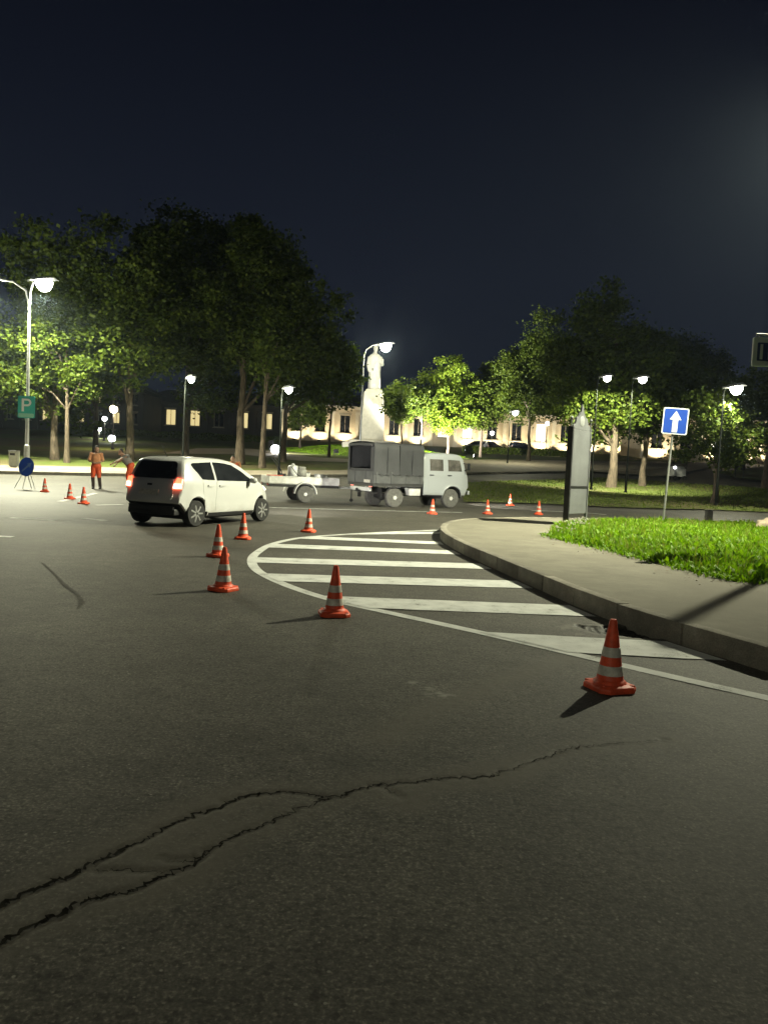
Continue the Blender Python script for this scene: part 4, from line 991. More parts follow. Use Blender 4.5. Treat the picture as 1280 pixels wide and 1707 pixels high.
    for s_ in (-1, 1):
        o = patch('tail_lamp', [(s_ * .58, .84), (s_ * .765, .84), (s_ * .755, 1.06), (s_ * .64, 1.08)], REAR, tl, t, thick=.02)
        patch('lamp_core', [(s_ * .60, .86), (s_ * .755, .86), (s_ * .75, .955), (s_ * .61, .955)], REAR, tw, o, thick=.03)
        hl = patch('headlamp', [(s_ * .36, .74), (s_ * .66, .80), (s_ * .68, .90), (s_ * .50, .88)], FRNT, M_WLIT2 if lights else M_REFL, t)
        S = SIDE(s_)
        patch('side_window', [(-1.02, 1.06), (-1.30, 1.38), (-1.22, 1.42), (-.62, 1.455), (-.62, 1.045)], S, M_GLASS, t)
        patch('side_window', [(-.55, 1.04), (-.55, 1.455), (-.15, 1.44), (.10, 1.40), (.38, 1.27), (.72, 1.06), (.70, 1.02)], S, M_GLASS, t)
        dr = patch('door', [(-.90, .33), (-.575, .33), (-.575, 1.025), (-1.04, 1.035), (-1.0, .80)], S, paint, t, thick=.004)
        h_o = patch('handle', [(-.98 + .1, .90), (-.72, .90), (-.72, .935), (-.88, .935)], S, paint, dr, thick=.03)
        dr = patch('door', [(-.56, .33), (.55, .33), (.74, .60), (.78, .99), (-.56, 1.022)], S, paint, t, thick=.004)
        patch('handle', [(-.48, .90), (-.28, .90), (-.28, .935), (-.48, .935)], S, paint, dr, thick=.03)
        m = MB(); m.ball((.62, s_ * .96, 1.05), .10, 12, 8, (.7, 1.1, .75)); m.tube([(.60, s_ * .82, 1.0), (.62, s_ * .90, 1.03)], .03, 6); m.build('wing_mirror', paint, t)
        sk = patch('sill', [(-.80, .215), (.83, .215), (.83, .30), (-.80, .30)], S, M_BLKP, t, thick=.012)
        make_wheel(t, RX, s_ * .73, WR, .19, s_, M_ALU); make_wheel(t, FX, s_ * .73, WR, .19, s_, M_ALU)
        if lights: lamp('headlight_beam', (1.90, s_ * .52, .78), 1400, t, (1, .96, .86), 'SPOT', 52, (1, 0, -.055), .06, .6)
    w_ = MB(); w_.tube([(-1.62, -.02, 1.12), (-1.68, .22, 1.10)], .012, 6); w_.build('rear_wiper', M_BLKP, t)
    a_ = MB(); a_.tube([(-1.25, 0, 1.54), (-1.42, 0, 1.78)], [.008, .004], 6); a_.build('aerial', M_BLKP, t)
    return t
car = make_car('white hatchback with lit tail lamps driving past the hatched area', PW, True)
RRW = P(322, 878); a = R_(66)
ca_, sa_ = math.cos(a), math.sin(a)
off = Vector((-1.32 * ca_ + .73 * sa_, -1.32 * sa_ - .73 * ca_))   # local (-1.20,-.73) rotated
car.scale = (1.10, 1.0, 1.0); car.location = (RRW.x - off.x, RRW.y - off.y, .004); car.rotation_euler = (0, 0, a)

# ================================================================== TRUCK
PT = paint_car('truck_paint_grey_white', (.36, .385, .40))
M_TARP = simple('grey_tarpaulin', (.036, .038, .041), .75, var=.18, scale=1.6, bmp=.35, bscale=5)
M_TARP2 = simple('grey_tarpaulin_pale', (.046, .048, .051), .75, var=.18, scale=1.6, bmp=.35, bscale=5)
M_DROP = simple('grey_dropside_paint', (.075, .078, .08), .6, var=.25, scale=3)
M_CHAS = simple('chassis_black', (.03, .03, .03), .7, var=.3)
M_DUSTY = simple('dusty_hub_paint', (.58, .58, .56), .6, var=.2); M_DRUB = simple('dusty_rubber', (.11, .108, .10), .9, var=.3, scale=9)
tr = thing('light_truck', (0, 0, 0), 0, 'pale grey crew cab truck with dark canvas cargo cover', 'truck')
CZ = .58
ctop = crv([(1.17, 1.3), (1.18, 1.75), (1.21, 1.98), (1.32, 2.08), (1.7, 2.12), (2.3, 2.13), (2.8, 2.10), (3.0, 2.03), (3.12, 1.90), (3.22, 1.66), (3.31, 1.44), (3.40, 1.30), (3.44, 1.10), (3.45, .95)], 6)
WRX = 2.55; TAR = .46
def cz(x): 
    for (a, za), (b_, zb_) in zip(ctop[:-1], ctop[1:]):
        if a <= x <= b_: return za + (zb_ - za) * (x - a) / (b_ - a + 1e-9)
    return ctop[-1][1]
ex = [WRX - TAR + 2 * TAR * k / 12 for k in range(13)] + [WRX - TAR - .002, WRX + TAR + .002, 1.5, 1.6, 1.9]
cst = [p for p in ctop if p[0] < 1.25] + sorted([p for p in ctop if 1.25 <= p[0] <= 3.15 and not any(abs(p[0] - e) < .012 for e in ex)] + [(e, cz(e)) for e in ex]) + [p for p in ctop if p[0] > 3.15]
def cbot(x):
    if abs(x - WRX) <= TAR + 1e-6: return .38 + math.sqrt(max(0, TAR ** 2 - (x - WRX) ** 2)) * .98
    if x < 1.22: return .55 + .5 * smooth01((1.22 - x) / .05)
    if x > 3.2: return .46 + .30 * smooth01((x - 3.25) / .2)
    return .48
def cW(x, z):
    w_ = .93
    if x > 2.9: w_ -= .10 * ((x - 2.9) / .55) ** 2
    if z > 1.35: w_ -= .10 * ((z - 1.35) / .75) ** 1.5
    if z < .8: w_ -= .03 * ((.8 - z) / .3) ** 2
    w_ += .012 * math.exp(-((z - 1.22) / .05) ** 2)
    d = math.hypot(x - WRX, z - .38); w_ += .03 * math.exp(-((d - TAR - .01) / .05) ** 2)
    return w_
cplan = lambda x, yy, z: -.10 * yy ** 2 * smooth01((x - 2.8) / .6)
cab = loft_body(cst, cbot, cW, .13, .04, cplan, 16).build('cab', [PT, M_CHAS], tr); weld(cab)
frc = [p for p in ctop if p[0] > 2.95]
def cxf(z):
    for (a, za), (b_, zb_) in zip(frc[:-1], frc[1:]):
        if zb_ <= z <= za: return a + (b_ - a) * (z - za) / (zb_ - za + 1e-9)
    return frc[-1][0]
CF = lambda y, z, o: (cxf(z) - .10 * (y / .9) ** 2 + o, y, z)
M_SEETHRU = simple('cab_side_glass', (.10, .095, .085), .15, var=.5, scale=4, spec=.6)
for s_ in (-1, 1):
    S = lambda x, z, o, s_=s_: (x + cplan(x, 1, z), s_ * (cW(x, z) + o), z)
    patch('windscreen', [(s_ * .03, 1.48), (s_ * .74, 1.48), (s_ * .68, 1.90), (s_ * .03, 1.92)], CF, M_GLASS, tr)
    for (xa, xb, nm) in ((1.40, 2.14, 'rear'), (2.24, 2.98, 'front')):
        top_f = 0 if nm == 'rear' else -.03
        dpoly = [(xa, .56), (xb - (0 if nm == 'rear' else .34), .56), (xb + (.0 if nm == 'rear' else .05), 1.0), (xb + (0 if nm == 'rear' else .12), 1.36), (xb - (0 if nm == 'rear' else .04), 1.93), (xa, 1.95)]
        d = patch('door', dpoly, S, PT, tr, thick=.005) if nm == 'rear' else patch('door', [(xa, .92), (2.98, .92), (3.06, 1.36), (2.94, 1.93), (xa, 1.95)], S, PT, tr, thick=.005)
        wp = [(xa + .07, 1.42), (xb - .06, 1.42), (xb - .06, 1.86), (xa + .07, 1.86)] if nm == 'rear' else [(xa + .07, 1.42), (xb + .00, 1.42), (xb - .11, 1.85), (xa + .07, 1.86)]
        patch('window', wp, S, M_SEETHRU, d, thick=.012)
        patch('handle', [(xa + .06, 1.24), (xa + .22, 1.24), (xa + .22, 1.275), (xa + .06, 1.275)], S, M_CHAS, d, thick=.04)
    patch('headlamp', [(s_ * (.62 + .11 * math.cos(k * math.pi / 6)), 1.02 + .11 * math.sin(k * math.pi / 6)) for k in range(12)], CF, M_WLIT2, tr, thick=.03)
    m = MB(); m.box((3.16, s_ * 1.10, 1.62), (.05, .14, .26)); m.tube([(3.05, s_ * .88, 1.75), (3.16, s_ * 1.08, 1.70)], .014, 6); m.tube([(3.10, s_ * .90, 1.45), (3.16, s_ * 1.08, 1.54)], .014, 6); m.build('wing_mirror', M_BLKP, tr, bevel=.015)
    make_wheel(tr, WRX, s_ * .74, .37, .22, s_, M_DUSTY, hub=True, tyre=M_DRUB); make_wheel(tr, 0, s_ * .74, .37, .22, s_, M_DUSTY, hub=True, tyre=M_DRUB)
    b = MB(); b.box((-.98, s_ * .70, .86), (.06, .14, .22)); b.build('tail_lamp', emit('truck_tail', (1, .12, .05), 1.5), tr, smooth=False)
    b = MB(); b.box((-.62, s_ * .76, .52), (.02, .24, .40)); b.build('mudflap', M_RUB, tr, smooth=False)
lamp('headlight_beam', (3.55, -.62, 1.0), 900, tr, (1, .96, .86), 'SPOT', 60, (1, 0, -.25), .06, .6); lamp('headlight_beam', (3.55, .62, 1.0), 900, tr, (1, .96, .86), 'SPOT', 60, (1, 0, -.25), .06, .6)
b = MB(); b.box((3.42, 0, .60), (.10, 1.62, .16)); b.build('front_bumper', PT, tr, bevel=.03)
b = MB(); b.box((3.455, 0, 1.02), (.02, .80, .22)); b.build('grille', M_BLKP, tr, smooth=False)
b = MB(); b.box((1.1, .40, .62), (4.2, .09, .14)); b.box((1.1, -.40, .62), (4.2, .09, .14))
for x_ in (-.9, -.1, .8, 1.7): b.box((x_, 0, .62), (.08, .72, .10))
b.tube([(0, -.70, .37), (0, .70, .37)], .06, 8); b.ball((0, .1, .37), .15); b.tube([(WRX, -.70, .37), (WRX, .70, .37)], .05, 8); b.tube([(.1, 0, .42), (2.3, 0, .45)], .035, 8); b.build('chassis', M_CHAS, tr)
b = MB(); b.box((.86, -.70, .60), (.52, .34, .30)); b.box((.86, .70, .60), (.52, .34, .30)); b.build('fuel_tank', M_DUSTY, tr, bevel=.05)
b = MB(); b.box((-1.0, 0, .66), (.08, 1.5, .14)); b.build('rear_beam', M_WHITE, tr, bevel=.015)
b = MB(); b.box((-1.06, 0, .58), (.16, .10, .08)); b.ball((-1.16, 0, .64), .05); b.build('tow_hitch', M_CHAS, tr)
# cargo bed with canvas cover, open at the back
BX0, BX1, BW, BZ, TZ = -1.02, 1.12, .98, .90, 2.36
b = MB(); b.box(((BX0 + BX1) / 2, 0, BZ - .06), (BX1 - BX0, 2 * BW - .02, .12)); b.build('bed_floor', M_CHAS, tr, smooth=False)
for s_ in (-1, 1):
    b = MB(); b.box(((BX0 + BX1) / 2, s_ * BW, BZ + .20), (BX1 - BX0, .035, .42))
    for k in range(4): b.box((BX0 + .12 + k * (BX1 - BX0 - .24) / 3, s_ * (BW + .026), BZ + .20), (.06, .02, .42))
    b.build('dropside', M_DROP, tr, smooth=False, bevel=.006)
    half = (BX0 + BX1) / 2
    for q, (xa, xb) in enumerate(((BX0 - .01, half - .012), (half + .012, BX1))):
        # sagging canvas panel between the hoops
        nx_, nz_ = 9, 10; vs = []; fs = []
        for lay in (0, 1):
            for i in range(nx_):
                for j in range(nz_):
                    u, v = i / (nx_ - 1), j / (nz_ - 1); sag = .035 * math.sin(math.pi * u) * math.sin(math.pi * min(1, v * 1.1)) + .012 * math.sin(11 * u + 4 * v + q)
                    vs.append((xa + (xb - xa) * u, s_ * (BW + .04 - sag - .10 * smooth01((v - .8) / .2) ** 2 - lay * .012), BZ + .30 + (TZ - BZ - .30) * v - .025 * math.sin(math.pi * u) * (v > .99)))
        k0 = nx_ * nz_
        for i in range(nx_ - 1):
            for j in range(nz_ - 1):
                a = i * nz_ + j; fs.append((a, a + nz_, a + nz_ + 1, a + 1)); fs.append((k0 + a, k0 + a + 1, k0 + a + nz_ + 1, k0 + a + nz_))
        MB().add(vs, fs).build('canvas_panel', (M_TARP2 if q == 0 else M_TARP), tr)
for s_ in (-1, 1):
    b = MB(); k = 14; b.tube([(BX0 + .05 + (BX1 - BX0 - .1) * i / k, s_ * (BW + .062), BZ + (.36 if i % 2 else .26)) for i in range(k + 1)], .009, 5); b.build('lashing_rope', M_DROP, tr)
    for x_ in (BX0 + .55, BX0 + 1.62): b = MB(); b.tube([(x_, s_ * (BW + .036), BZ + .34), (x_ + .02, s_ * (BW + .030), BZ + 1.0), (x_, s_ * (BW + .03), TZ - .12)], .012, 6); b.build('hoop_ridge', M_TARP2, tr)
b = MB(); b.box((BX0 - .03, -.55, BZ + .06), (.012, .46, .11)); b.build('number_plate', M_REFL, tr, smooth=False)
vs = []; fs = []; nx_, ny_ = 13, 9
for i in range(nx_):
    for j in range(ny_):
        u, v = i / (nx_ - 1), j / (ny_ - 1); y_ = (BW - .055) * (2 * v - 1); vs.append((BX0 - .01 + (BX1 - BX0) * u, y_, TZ + .07 * (1 - (2 * v - 1) ** 2) - .03 * abs(math.sin(2 * math.pi * u)) - .0))
for i in range(nx_ - 1):
    for j in range(ny_ - 1): a = i * ny_ + j; fs.append((a, a + ny_, a + ny_ + 1, a + 1))
MB().add(vs, fs).build('canvas_roof', M_TARP, tr)
b = MB(); b.box((BX1 - .01, 0, (BZ + TZ) / 2 + .15), (.02, 2 * BW - .12, TZ - BZ - .3)); b.build('canvas_front', M_BLKP, tr, smooth=False)  # near-black: shade of the open cargo space put into the colour
b = MB(); b.box((BX0, 0, BZ + .22), (.04, 2 * BW, .46)); b.box((BX0 - .025, -.4, BZ + .22), (.02, .06, .46)); b.box((BX0 - .025, .4, BZ + .22), (.02, .06, .46)); b.build('tailgate', M_DROP, tr, smooth=False, bevel=.006)
# rolled canvas flaps each side and over the top of the rear opening
b = MB(); b.box((BX0 - .005, -BW + .10, BZ + .87), (.03, .24, .92)); b.build('canvas_flap', M_TARP2, tr, smooth=False, bevel=.008)
b = MB(); b.box((BX0 - .005, BW - .06, BZ + .87), (.03, .14, .92)); b.build('canvas_flap', M_TARP, tr, smooth=False, bevel=.008)
b = MB(); b.tube([(BX0 - .03, -BW + .1, TZ - .08), (BX0 - .04, 0, TZ - .05), (BX0 - .03, BW - .1, TZ - .08)], .06, 10); b.build('canvas_roll', M_TARP2, tr)
b = MB(); b.box((BX0 - .012, -.05, BZ + .47), (.025, 1.66, .10)); b.build('canvas_hem', M_TARP, tr, smooth=False, bevel=.008)
b = MB(); b.box((BX1 + .16, -.50, 1.75), (.05, .05, 1.7)); b.build('exhaust_stack', M_CHAS, tr, smooth=False)
m = MB(); m.box((1.5, .0, 2.2), (.16, .34, .12)); m.build('roof_beacon', emit('beacon_red', (1, .22, .10), 1.2), tr, bevel=.03)
ta = R_(31); q = P(655, 846)
offv = Matrix.Rotation(ta, 2) @ Vector((0, -.74)); tr.location = (q.x - offv.x, q.y - offv.y, q.z); tr.rotation_euler = (0, R_(-.4), ta)

# ================================================================== TRAILER with line marking machine
tl_ = thing('trailer', (0, 0, 0), 0, 'low white single axle trailer hitched behind the truck', 'trailer')
M_TRW = simple('trailer_white', (.74, .74, .71), .5, var=.2, scale=4)
b = MB(); b.box((0, .62, .62), (2.7, .06, .10)); b.box((0, -.62, .62), (2.7, .06, .10)); b.box((1.35, 0, .62), (.06, 1.3, .10)); b.box((-1.35, 0, .62), (.06, 1.3, .10)); b.box((0, 0, .60), (.06, 1.2, .08)); b.build('frame', M_CHAS, tl_, smooth=False)
b = MB(); b.box((0, 0, .685), (2.74, 1.36, .03)); b.build('deck', M_WHITE, tl_, smooth=False)
for s_ in (-1, 1):
    b = MB(); b.box((0, s_ * .685, .83), (2.74, .03, .27)); b.box((0, s_ * .705, .95), (2.74, .02, .04)); b.box((0, s_ * .705, .72), (2.74, .02, .04)); b.build('side_board', M_TRW, tl_, smooth=False, bevel=.005)
    g = MB(); pts = [(.44 * math.cos(math.pi * k / 10), .34 + .44 * math.sin(math.pi * k / 10)) for k in range(11)]; inn = [(.41 * math.cos(math.pi * k / 10), .34 + .41 * math.sin(math.pi * k / 10)) for k in range(11)]
    for k in range(10): g.prism([pts[k], pts[k + 1], inn[k + 1], inn[k]], s_ * .72, s_ * .98)
    g.build('mudguard', M_TRW, tl_)
    make_wheel(tl_, 0, s_ * .85, .32, .18, s_, M_WHITE, hub=True, tyre=M_DRUB)
    b = MB(); b.box((-1.38, s_ * .55, .66), (.04, .22, .09)); b.build('tail_lamp', simple('tail_lamp_off', (.18, .01, .01), .3), tl_, smooth=False)
b = MB(); b.box((1.385, 0, .83), (.03, 1.36, .27)); b.build('front_board', M_TRW, tl_, smooth=False, bevel=.005)
b = MB(); b.box((-1.385, 0, .83), (.03, 1.36, .27)); b.build('tail_board', M_TRW, tl_, smooth=False, bevel=.005)
b = MB(); b.tube([(0, -.78, .32), (0, .78, .32)], .035, 8); b.build('axle', M_CHAS, tl_)
b = MB(); b.tube([(1.3, .5, .60), (2.35, .03, .60)], .04, 8); b.tube([(1.3, -.5, .60), (2.35, -.03, .60)], .04, 8); b.tube([(2.25, 0, .60), (2.75, 0, .62)], .045, 8); b.box((2.78, 0, .64), (.18, .10, .09)); b.build('drawbar', M_WHITE, tl_)
b = MB(); b.tube([(2.15, .16, .15), (2.15, .16, .85)], .028, 8); b.lathe([(.07, -.03), (.07, .03)], 12, (2.15, .16, .10), 'Y'); b.build('jockey_wheel', M_CHAS, tl_)
tw = P(508, 838); ta2 = R_(20)
o2 = Matrix.Rotation(ta2, 2) @ Vector((0, -.85)); tl_.location = (tw.x - o2.x, tw.y - o2.y, tw.z); tl_.rotation_euler = (0, 0, ta2)
mm = thing('line_marking_machine', (0, 0, 0), 0, 'walk-behind line marking machine with white paint tank riding on the trailer', 'machine')
b = MB(); b.box((0, 0, .22), (1.0, .5, .06)); b.box((-.35, 0, .30), (.12, .42, .12)); b.build('frame', M_CHAS, mm, smooth=False, bevel=.01)
b = MB(); b.lathe([(.02, .26), (.19, .27), (.20, .30), (.20, .62), (.17, .68), (.06, .70), (.06, .75), (.02, .76)], 18, (.02, 0, 0)); b.build('paint_tank', simple('tank_white', (.72, .73, .72), .4), mm)
b = MB(); b.box((.36, 0, .40), (.32, .36, .30)); b.box((.36, -.02, .60), (.26, .28, .10)); b.lathe([(.12, -.22), (.12, -.19), (.04, -.19)], 14, (.36, 0, .42), 'Y'); b.build('engine', simple('engine_grey', (.30, .30, .27), .6, .3, .3, 9), mm, bevel=.02)
for s_ in (-1, 1):
    b = MB(); b.tube([(-.40, s_ * .2, .28), (-.62, s_ * .24, .75), (-.80, s_ * .26, .98), (-.98, s_ * .26, 1.0)], .02, 8); b.build('handlebar', M_CHAS, mm)
    for x_ in (-.32, .40):
        b = MB(); b.lathe([(.04, -.04), (.135, -.035), (.14, 0), (.135, .035), (.04, .04)], 18, (x_, s_ * .29, .14), 'Y'); w_ = b.build('wheel', M_RUB, mm)
b = MB(); b.tube([(.02, -.1, .7), (-.1, -.3, .62), (.1, -.34, .35), (.3, -.3, .25)], .014, 6); b.build('hose', M_RUB, mm)
o3 = Matrix.Rotation(ta2, 2) @ Vector((-.35, -.12)); mm.location = (tl_.location.x + o3.x, tl_.location.y + o3.y, tl_.location.z + .702); mm.rotation_euler = (0, 0, ta2)
M_BUCK = simple('bucket_white', (.74, .74, .72), .4, var=.12)
bk0 = None
for i, (bx_, by_, sc_, lb) in enumerate(((.62, -.40, 1.0, 'white paint drum on the trailer, nearest the drawbar'), (.30, .34, 1.1, 'white paint drum standing behind the marking machine on the trailer'), (.95, .10, .9, 'white paint drum at the front board of the trailer'))):
    if bk0 is None:
        bk0 = d_ = thing('paint_drum', (0, 0, 0), 0, lb, 'paint drum', 'paint drums on the trailer')
        b = MB(); b.lathe([(.15, 0), (.155, .02), (.16, .12), (.165, .13), (.16, .14), (.165, .36), (.17, .37), (.165, .38)], 18); b.build('drum', M_BUCK, d_)
        b = MB(); b.lathe([(.172, .375), (.172, .395), (.15, .40), (.02, .40)], 18); b.build('lid', M_POLE, d_)
        b = MB(); b.tube([(-.165, 0, .33), (-.12, -.10, .26), (0, -.17, .22), (.12, -.10, .26), (.165, 0, .33)], .006, 6); b.build('handle', M_CHAS, d_)
    else: d_ = clone(bk0); d_['label'] = lb
    q_ = Matrix.Rotation(ta2, 2) @ Vector((bx_, by_)); d_.location = (tl_.location.x + q_.x, tl_.location.y + q_.y, tl_.location.z + .702); d_.rotation_euler = (0, 0, ta2 + i); d_.scale = [sc_] * 3
cr = thing('plastic_crate', (0, 0, 0), 0, 'faded red plastic crate at the back of the trailer', 'crate')
b = MB()
for s_ in (-1, 1): b.box((0, s_ * .19, .15), (.5, .02, .3)); b.box((s_ * .24, 0, .15), (.02, .36, .3))
b.box((0, 0, .012), (.46, .36, .02)); b.build('box', simple('crate_red', (.50, .09, .05), .6), cr, smooth=False, bevel=.006)
for s_ in (-1, 1): g = MB(); g.box((s_ * .255, 0, .27), (.02, .14, .03)); g.build('handle', simple('crate_red', (.5, .09, .05), .6), cr, smooth=False)
o4 = Matrix.Rotation(ta2, 2) @ Vector((-1.08, -.35)); cr.location = (tl_.location.x + o4.x, tl_.location.y + o4.y, tl_.location.z + .703); cr.rotation_euler = (0, 0, ta2 + .2)

# ================================================================== PEOPLE
M_SKIN = simple('skin', (.42, .25, .17), .55, var=.1, scale=9); M_HAIR = simple('hair_dark', (.02, .015, .012), .8)
def limb(b, pts, rad, n=12): b.tube(pts, rad, n); [b.ball(p, r_, 10, 7) for p, r_ in zip(pts, rad)]
def hand(b, wrist, d, side, curl=.5):
    d = Vector(d).normalized(); u = d.cross(Vector((side, .2, 0))).normalized(); s_ = d.cross(u).normalized(); w_ = Vector(wrist)
    b.tube([w_, w_ + d * .05, w_ + d * .10], [.028, .036, .034], 8, sx=.6)
    for k, L in enumerate((.075, .085, .08, .062)):
        o = s_ * ((k - 1.5) * .021); p0 = w_ + d * .095 + o; p1 = p0 + d * L * .5 + u * L * .15 * curl; p2 = p1 + d * L * .4 + u * L * .4 * curl; b.tube([p0, p1, p2], [.0105, .010, .008], 6)
    p0 = w_ + d * .03 + s_ * .03; b.tube([p0, p0 + d * .035 + s_ * .025, p0 + d * .065 + s_ * .032], [.013, .012, .009], 6)
def person(label, loc, rz, J, shirt, trousers, lower, hair, shoes=None, vest=None):
    "J: joint positions (m), facing -y; body is one fused surface, clothes are separate shells over it"
    t = thing('person', loc, rz, label, 'person'); V3 = lambda k: Vector(J[k])
    hip, chest, neck, hd = V3('hip'), V3('chest'), V3('neck'), V3('head'); up = (neck - hip).normalized()
    b = MB(); b.tube([hip - up * .06, hip + up * .08, hip.lerp(chest, .6), chest, chest.lerp(neck, .7), neck, neck.lerp(hd, .6)], [.10, .135, .125, .15, .12, .058, .055], 14, sx=.85, sy=1.15)
    b.ball(hd, .11, 16, 12, (.82, .95, 1.18)); fd = Vector(J.get('face', (0, -1, 0))).normalized(); sd = fd.cross(Vector((0, 0, 1))).normalized()
    b.ball(hd + fd * .108 + Vector((0, 0, -.015)), .02, 8, 6, (.8, 1.1, 1.5)); b.ball(hd + fd * .07 + Vector((0, 0, -.085)), .05, 8, 6)
    for k in (-1, 1): b.ball(hd + sd * .095 * k, .028, 8, 6, (.6, .9, 1.2)); b.ball(hd + fd * .085 + sd * .035 * k + Vector((0, 0, .02)), .016, 8, 6)
    for s_ in ('L', 'R'):
        limb(b, [chest.lerp(neck, .55) + (V3('sh' + s_) - chest.lerp(neck, .55)) * .9, V3('sh' + s_), V3('el' + s_), V3('wr' + s_)], [.07, .062, .045, .030])
        hand(b, V3('wr' + s_), V3('wr' + s_) - V3('el' + s_), 1 if s_ == 'L' else -1)
        limb(b, [V3('hp' + s_), V3('kn' + s_), V3('an' + s_)], [.092, .062, .042]); a_ = V3('an' + s_); b.tube([a_ + Vector((0, .05, -.06)), a_ + Vector((0, -.06, -.055)), a_ + Vector((0, -.17, -.065))], [.045, .045, .032], 8)
    o = fuse(b.build('body', M_SKIN, t), .012, 3)
    b = MB(); b.tube([hip + up * .02, hip.lerp(chest, .5), chest, chest.lerp(neck, .75)], [.155, .158, .172, .125], 16, sx=.85, sy=1.15)
    for s_ in ('L', 'R'):
        s0, e0, w0 = V3('sh' + s_), V3('el' + s_), V3('wr' + s_); k = J.get('sleeve', .6)
        limb(b, [chest.lerp(neck, .5), s0, s0.lerp(e0, k)], [.09, .078, .066])
    fuse(b.build('shirt', shirt, t), .014, 2)
    if vest:
        b = MB(); b.tube([hip + up * .05, hip.lerp(chest, .5), chest, chest.lerp(neck, .6)], [.172, .172, .184, .145], 16, sx=.88, sy=1.12); fuse(b.build('vest', vest, t), .016, 2)
        for k in (.35, .62):
            c = hip.lerp(chest, k + .1); g = MB(); g.tube([c - up * .025, c + up * .025], [.181, .183], 18, sx=.88, sy=1.12); g.build('reflective_band', M_REFL, t)
    b = MB(); b.tube([hip + up * .10, hip, hip - up * .10], [.155, .165, .13], 16, sx=.9, sy=1.15)
    c = MB()
    for s_ in ('L', 'R'):
        h0, k0, a0 = V3('hp' + s_), V3('kn' + s_), V3('an' + s_); kk = J.get('hem', .95)
        limb(b, [h0 + Vector((0, 0, .03)), h0.lerp(k0, .5), k0], [.122, .105, .082]); 
        if kk > 0: limb(b, [k0, k0.lerp(a0, kk)], [.082, .07])
        limb(c, [k0.lerp(a0, .02 if kk <= 0 else max(.3, kk - .1)), a0], [.078, .064])
        g = MB(); g.tube([a0 + Vector((0, .07, -.055)), a0 + Vector((0, -.02, -.03)), a0 + Vector((0, -.12, -.055)), a0 + Vector((0, -.20, -.062))], [.05, .062, .052, .034], 10, sx=.9); g.tube([a0 + Vector((0, 0, -.06)), a0 + Vector((0, 0, .10))], [.06, .058], 10); g.build('boot', M_RUB, t)
    fuse(b.build('trousers', trousers, t), .016, 2); fuse(c.build('gaiters', lower, t), .016, 1)
    g = MB(); g.ball(hd - fd * .012 + Vector((0, 0, .03)), .118, 14, 10, (.84, .95, 1.08)); o = g.build('hair', hair, t)
    bm = bmesh.new(); bm.from_mesh(o.data); dl = [v for v in bm.verts if (v.co - hd).dot(fd) > .045 and v.co.z < hd.z + .075 or v.co.z < hd.z - .05]; bmesh.ops.delete(bm, geom=dl, context='VERTS'); bm.to_mesh(o.data); bm.free()
    return t
M_HIVIS = simple('hivis_orange', (.75, .10, .025), .6, var=.15, scale=8); M_TAN = simple('faded_orange_shirt', (.62, .28, .13), .8, var=.2, scale=8); M_GREYT = simple('grey_tshirt', (.22, .22, .21), .85, var=.15); M_DARKT = simple('dark_trousers', (.045, .03, .025), .85); M_CAPD = simple('dark_cap', (.025, .025, .022), .8)
stand = dict(hip=(0, 0, .96), chest=(0, -.02, 1.28), neck=(.01, -.02, 1.50), head=(.02, -.05, 1.63), face=(.5, -.8, -.1), shL=(.20, 0, 1.43), shR=(-.20, 0, 1.43), elL=(.27, -.06, 1.17), elR=(-.28, -.04, 1.16), wrL=(.12, -.24, 1.10), wrR=(-.10, -.26, 1.10), hpL=(.09, 0, .90), hpR=(-.09, 0, .90), knL=(.13, -.05, .50), knR=(-.12, .0, .50), anL=(.17, .03, .09), anR=(-.10, .03, .09), hem=0, sleeve=.85)
q = P(160, 815); person('worker in faded orange shirt and bright orange shorts standing by small cones', q, R_(12), stand, M_TAN, M_HIVIS, M_DARKT, M_CAPD)
bend = dict(hip=(.10, .05, .94), chest=(-.10, -.02, 1.23), neck=(-.24, -.05, 1.42), head=(-.30, -.08, 1.54), face=(-.75, -.55, -.4), shL=(.02, -.12, 1.36), shR=(-.22, .10, 1.38), elL=(-.34, -.18, 1.16), elR=(-.40, .12, 1.15), wrL=(-.58, -.22, 1.02), wrR=(-.56, .10, .98), hpL=(.12, -.06, .90), hpR=(.10, .12, .90), knL=(.02, -.10, .49), knR=(.12, .14, .48), anL=(.06, -.04, .09), anR=(.22, .18, .09), hem=.95, sleeve=.5)
q = P(213, 812); person('worker in grey t-shirt and orange trousers reaching forward behind the hatchback', q, R_(0), bend, M_GREYT, M_HIVIS, M_DARKT, M_CAPD)
crou = dict(hip=(.12, .05, .74), chest=(-.02, -.05, 1.04), neck=(-.12, -.10, 1.24), head=(-.17, -.14, 1.37), face=(-.5, -.8, -.3), shL=(.14, -.12, 1.18), shR=(-.24, -.02, 1.18), elL=(.16, -.28, .95), elR=(-.34, -.20, .95), wrL=(.02, -.42, .80), wrR=(-.26, -.40, .78), hpL=(.20, 0, .70), hpR=(.02, .06, .70), knL=(.22, -.34, .46), knR=(-.06, -.28, .44), anL=(.24, -.06, .09), anR=(-.02, .0, .09), hem=.95, sleeve=.9)
q = P(392, 814); person('worker in orange vest crouching behind the hatchback bonnet', q, R_(20), crou, M_TAN, M_HIVIS, M_DARKT, M_CAPD, vest=M_HIVIS)

